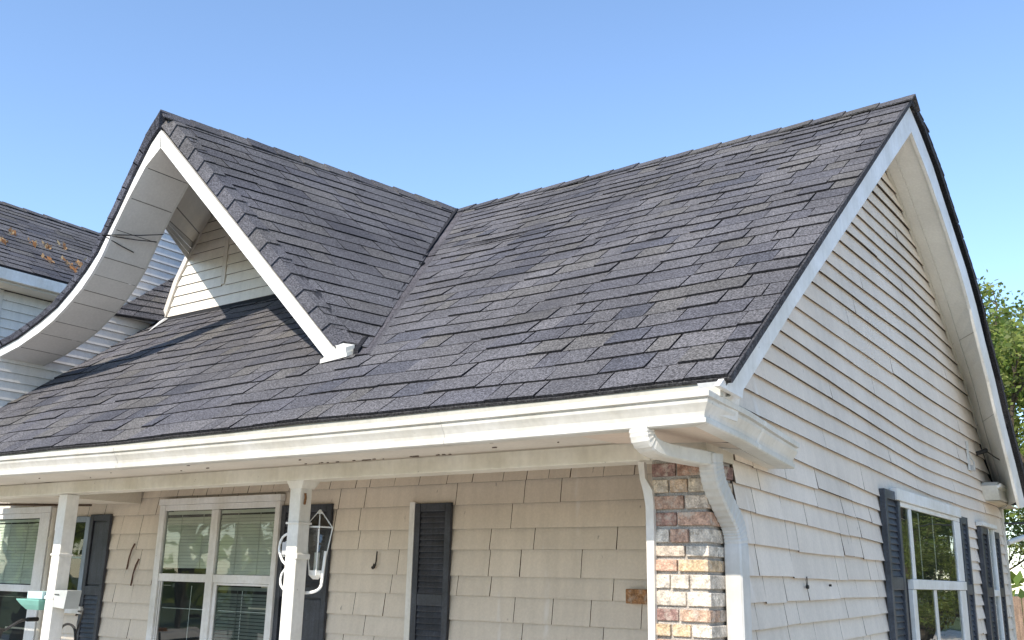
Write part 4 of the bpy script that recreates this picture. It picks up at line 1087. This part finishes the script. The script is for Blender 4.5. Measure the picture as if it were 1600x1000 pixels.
def tree_meshes(seed, height, spread, nleaf, leaf, cols, trunk_r=.16, base=.28):
    rg = random.Random(seed); tm = MB(); tips = []
    def branch(p, d, l, r, depth):
        pts = [p]; q = p.copy()
        for k in range(4):
            d = (d + Vector((rg.gauss(0, .13), rg.gauss(0, .13), rg.gauss(.03, .08)))).normalized(); q = q + d * l / 4; pts.append(q.copy())
        tm.tube(pts, r, (0.10, 0.08, 0.06), 6, r * .55)
        if depth >= 2: tips.extend([(pts[2], l), (pts[3], l), (pts[4], l)])
        if depth < 4:
            for k in range(rg.choice((3, 3, 4))):
                a = rg.uniform(0, 6.28); t = rg.uniform(.55, 1.1)
                side = Vector((math.cos(a), math.sin(a), 0)); nd = (d * t + side * spread * rg.uniform(.5, 1) + Vector((0, 0, .12))).normalized()
                branch(pts[rg.choice((2, 3, 4))], nd, l * rg.uniform(.58, .78), r * .5, depth + 1)
    branch(Vector((0, 0, 0)), Vector((0, 0, 1)), height * base, trunk_r, 0)
    zmax = max(t[0].z for t in tips); k_ = height * .97 / zmax
    tm.v = [(a * k_, b * k_, c * k_) for a, b, c in tm.v]; tips = [(t[0] * k_, t[1] * k_) for t in tips]
    lm = MB()
    for i in range(nleaf):
        c, l = tips[rg.randrange(len(tips))]
        p = c + Vector((rg.gauss(0, 1), rg.gauss(0, 1), rg.gauss(0, .8))) * (.11 + .10 * l)
        d = Vector((rg.gauss(0, 1), rg.gauss(0, 1), rg.gauss(-.3, .6))).normalized(); s_ = d.cross(Vector((rg.gauss(0, 1), rg.gauss(0, 1), rg.gauss(0, 1)))).normalized()
        l_ = leaf * rg.uniform(.6, 1.25)
        col = jit(cols[rg.randrange(len(cols))], .2)
        lm.face([p - d * l_ * .5, p + s_ * l_ * .3, p + d * l_ * .5, p - s_ * l_ * .3], col)
    return tm, lm, k_
GREENS = [(0.14, 0.20, 0.035), (0.19, 0.24, 0.05), (0.10, 0.15, 0.03), (0.24, 0.28, 0.07), (0.15, 0.18, 0.05)]
protos = []
for sd_, hgt, n_ in ((4, 7.6, 8500), (9, 8.5, 9500), (15, 9.5, 15000)):
    tm, lm, k_ = tree_meshes(sd_, hgt, .75, n_, .14, GREENS)
    protos.append((tm, lm, hgt))
TREES = [(0, (-.35, 13.8), .80, 0.0, 'light green tree rising behind the far right roof edge', None),
         (1, (.9, 17.5), .84, 1.0, 'tall tree at the right frame edge, above the brown fence', None),
         (2, (-2.2, 20.0), .92, 2.0, 'dense green tree further back behind the far right house corner', None)]
SHR = [(0, (-1.0, 16.5), .62, 1.4), (0, (-2.6, 14.2), .36, .4), (1, (-1.3, 14.6), .33, 2.2), (2, (-.1, 14.3), .33, 4.0), (0, (1.4, 14.8), .42, 5.0)]
OUT = [(0, (2.6, 14.0), .85, .2), (1, (4.6, 21.0), .8, 2.2), (2, (2.2, 12.4), .3, 1.2), (0, (3.0, 16.2), .45, 3.2), (0, (11.5, 14.5), .5, .4), (1, (9.2, 16.5), .48, 1.4), (2, (7.0, 18.5), .42, 2.4), (0, (14, 20), .6, 3.1), (1, (12, 10.5), .45, 4.1), (2, (16, 15), .5, 5.1), (1, (6.2, 15.2), .45, .9),
       (0, (-17, -8), 1.0, .7), (1, (-21, -5), .9, 1.9), (2, (-24, -11.5), .9, 2.9), (1, (-14.5, -6.2), .5, 3.9), (0, (-19, -3.2), .6, 5.2),
       (1, (7.5, 13.0), .9, .5), (2, (10.5, 19.0), 1.0, 1.7), (0, (5.0, 22.0), 1.1, 2.6), (0, (13, 11), 1.1, 4.0), (1, (17, 26), 1.3, 3.0), (2, (9.0, 29.0), 1.2, .2), (0, (3.4, 16.2), 1.0, 1.2),
       (0, (-16, -17), 1.0, .3), (1, (-22, -13), 1.0, 1.2), (2, (-27, -19), 1.1, 2.2), (1, (-12, -24), 1.1, 3.3), (2, (-32, -8), 1.0, 4.4)]
mesh_cache = {}
def plant(i, xy, sc, rot, label, group):
    t = thing('tree', label, 'tree', (xy[0], xy[1], 0), group)
    t.rotation_euler = (0, 0, rot); t.scale = (sc, sc, sc)
    for nm, mi, mat in (('trunk', 0, 'bark'), ('crown', 1, 'leaf')):
        if (i, nm) not in mesh_cache:
            o = protos[i][mi].build(nm, mat); mesh_cache[(i, nm)] = o.data
        else:
            o = bpy.data.objects.new(nm, mesh_cache[(i, nm)]); C.objects.link(o)
        o.parent = t; o.location = (0, 0, 0)
for a in TREES: plant(*a)
for k, a in enumerate(SHR): plant(*a, ('tall dark shrub rising behind the fence, beside the house corner', 'low green shrub behind the brown fence, nearest the house', 'round green shrub behind the fence below the utility wire', 'third green shrub along the fence from the house', 'broad shrub at the end of the fence')[k], 'shrubs behind the fence')
for a in OUT: plant(*a, 'leafy green tree of the garden, seen only as a reflection in the windows', 'garden trees reflected in the windows')

# far wood all round the gardens: one mass
rg = random.Random(404); g = MB()
for k in range(3400):
    a = rg.uniform(0, 2 * math.pi); r = rg.uniform(48, 60)
    top = 5.6 + 2.0 * math.sin(a * 9) + 1.5 * math.sin(a * 23 + 1)
    p = Vector((r * math.sin(a), 5 + r * math.cos(a), rg.uniform(.2, top)))
    d = Vector((rg.gauss(0, 1), rg.gauss(0, 1), rg.gauss(0, .7))).normalized(); s_ = d.cross(Vector((rg.gauss(0, 1), rg.gauss(0, 1), rg.gauss(0, 1)))).normalized()
    l_ = rg.uniform(.8, 1.6); col = jit(GREENS[rg.randrange(len(GREENS))], .3)
    g.face([p - d * l_ * .6, p + s_ * l_ * .5, p + d * l_ * .6, p - s_ * l_ * .5], col)
o = g.build('distant_wood', 'leaf', None, kind='stuff'); tag(o, 'far band of green woodland around the gardens', 'woodland')
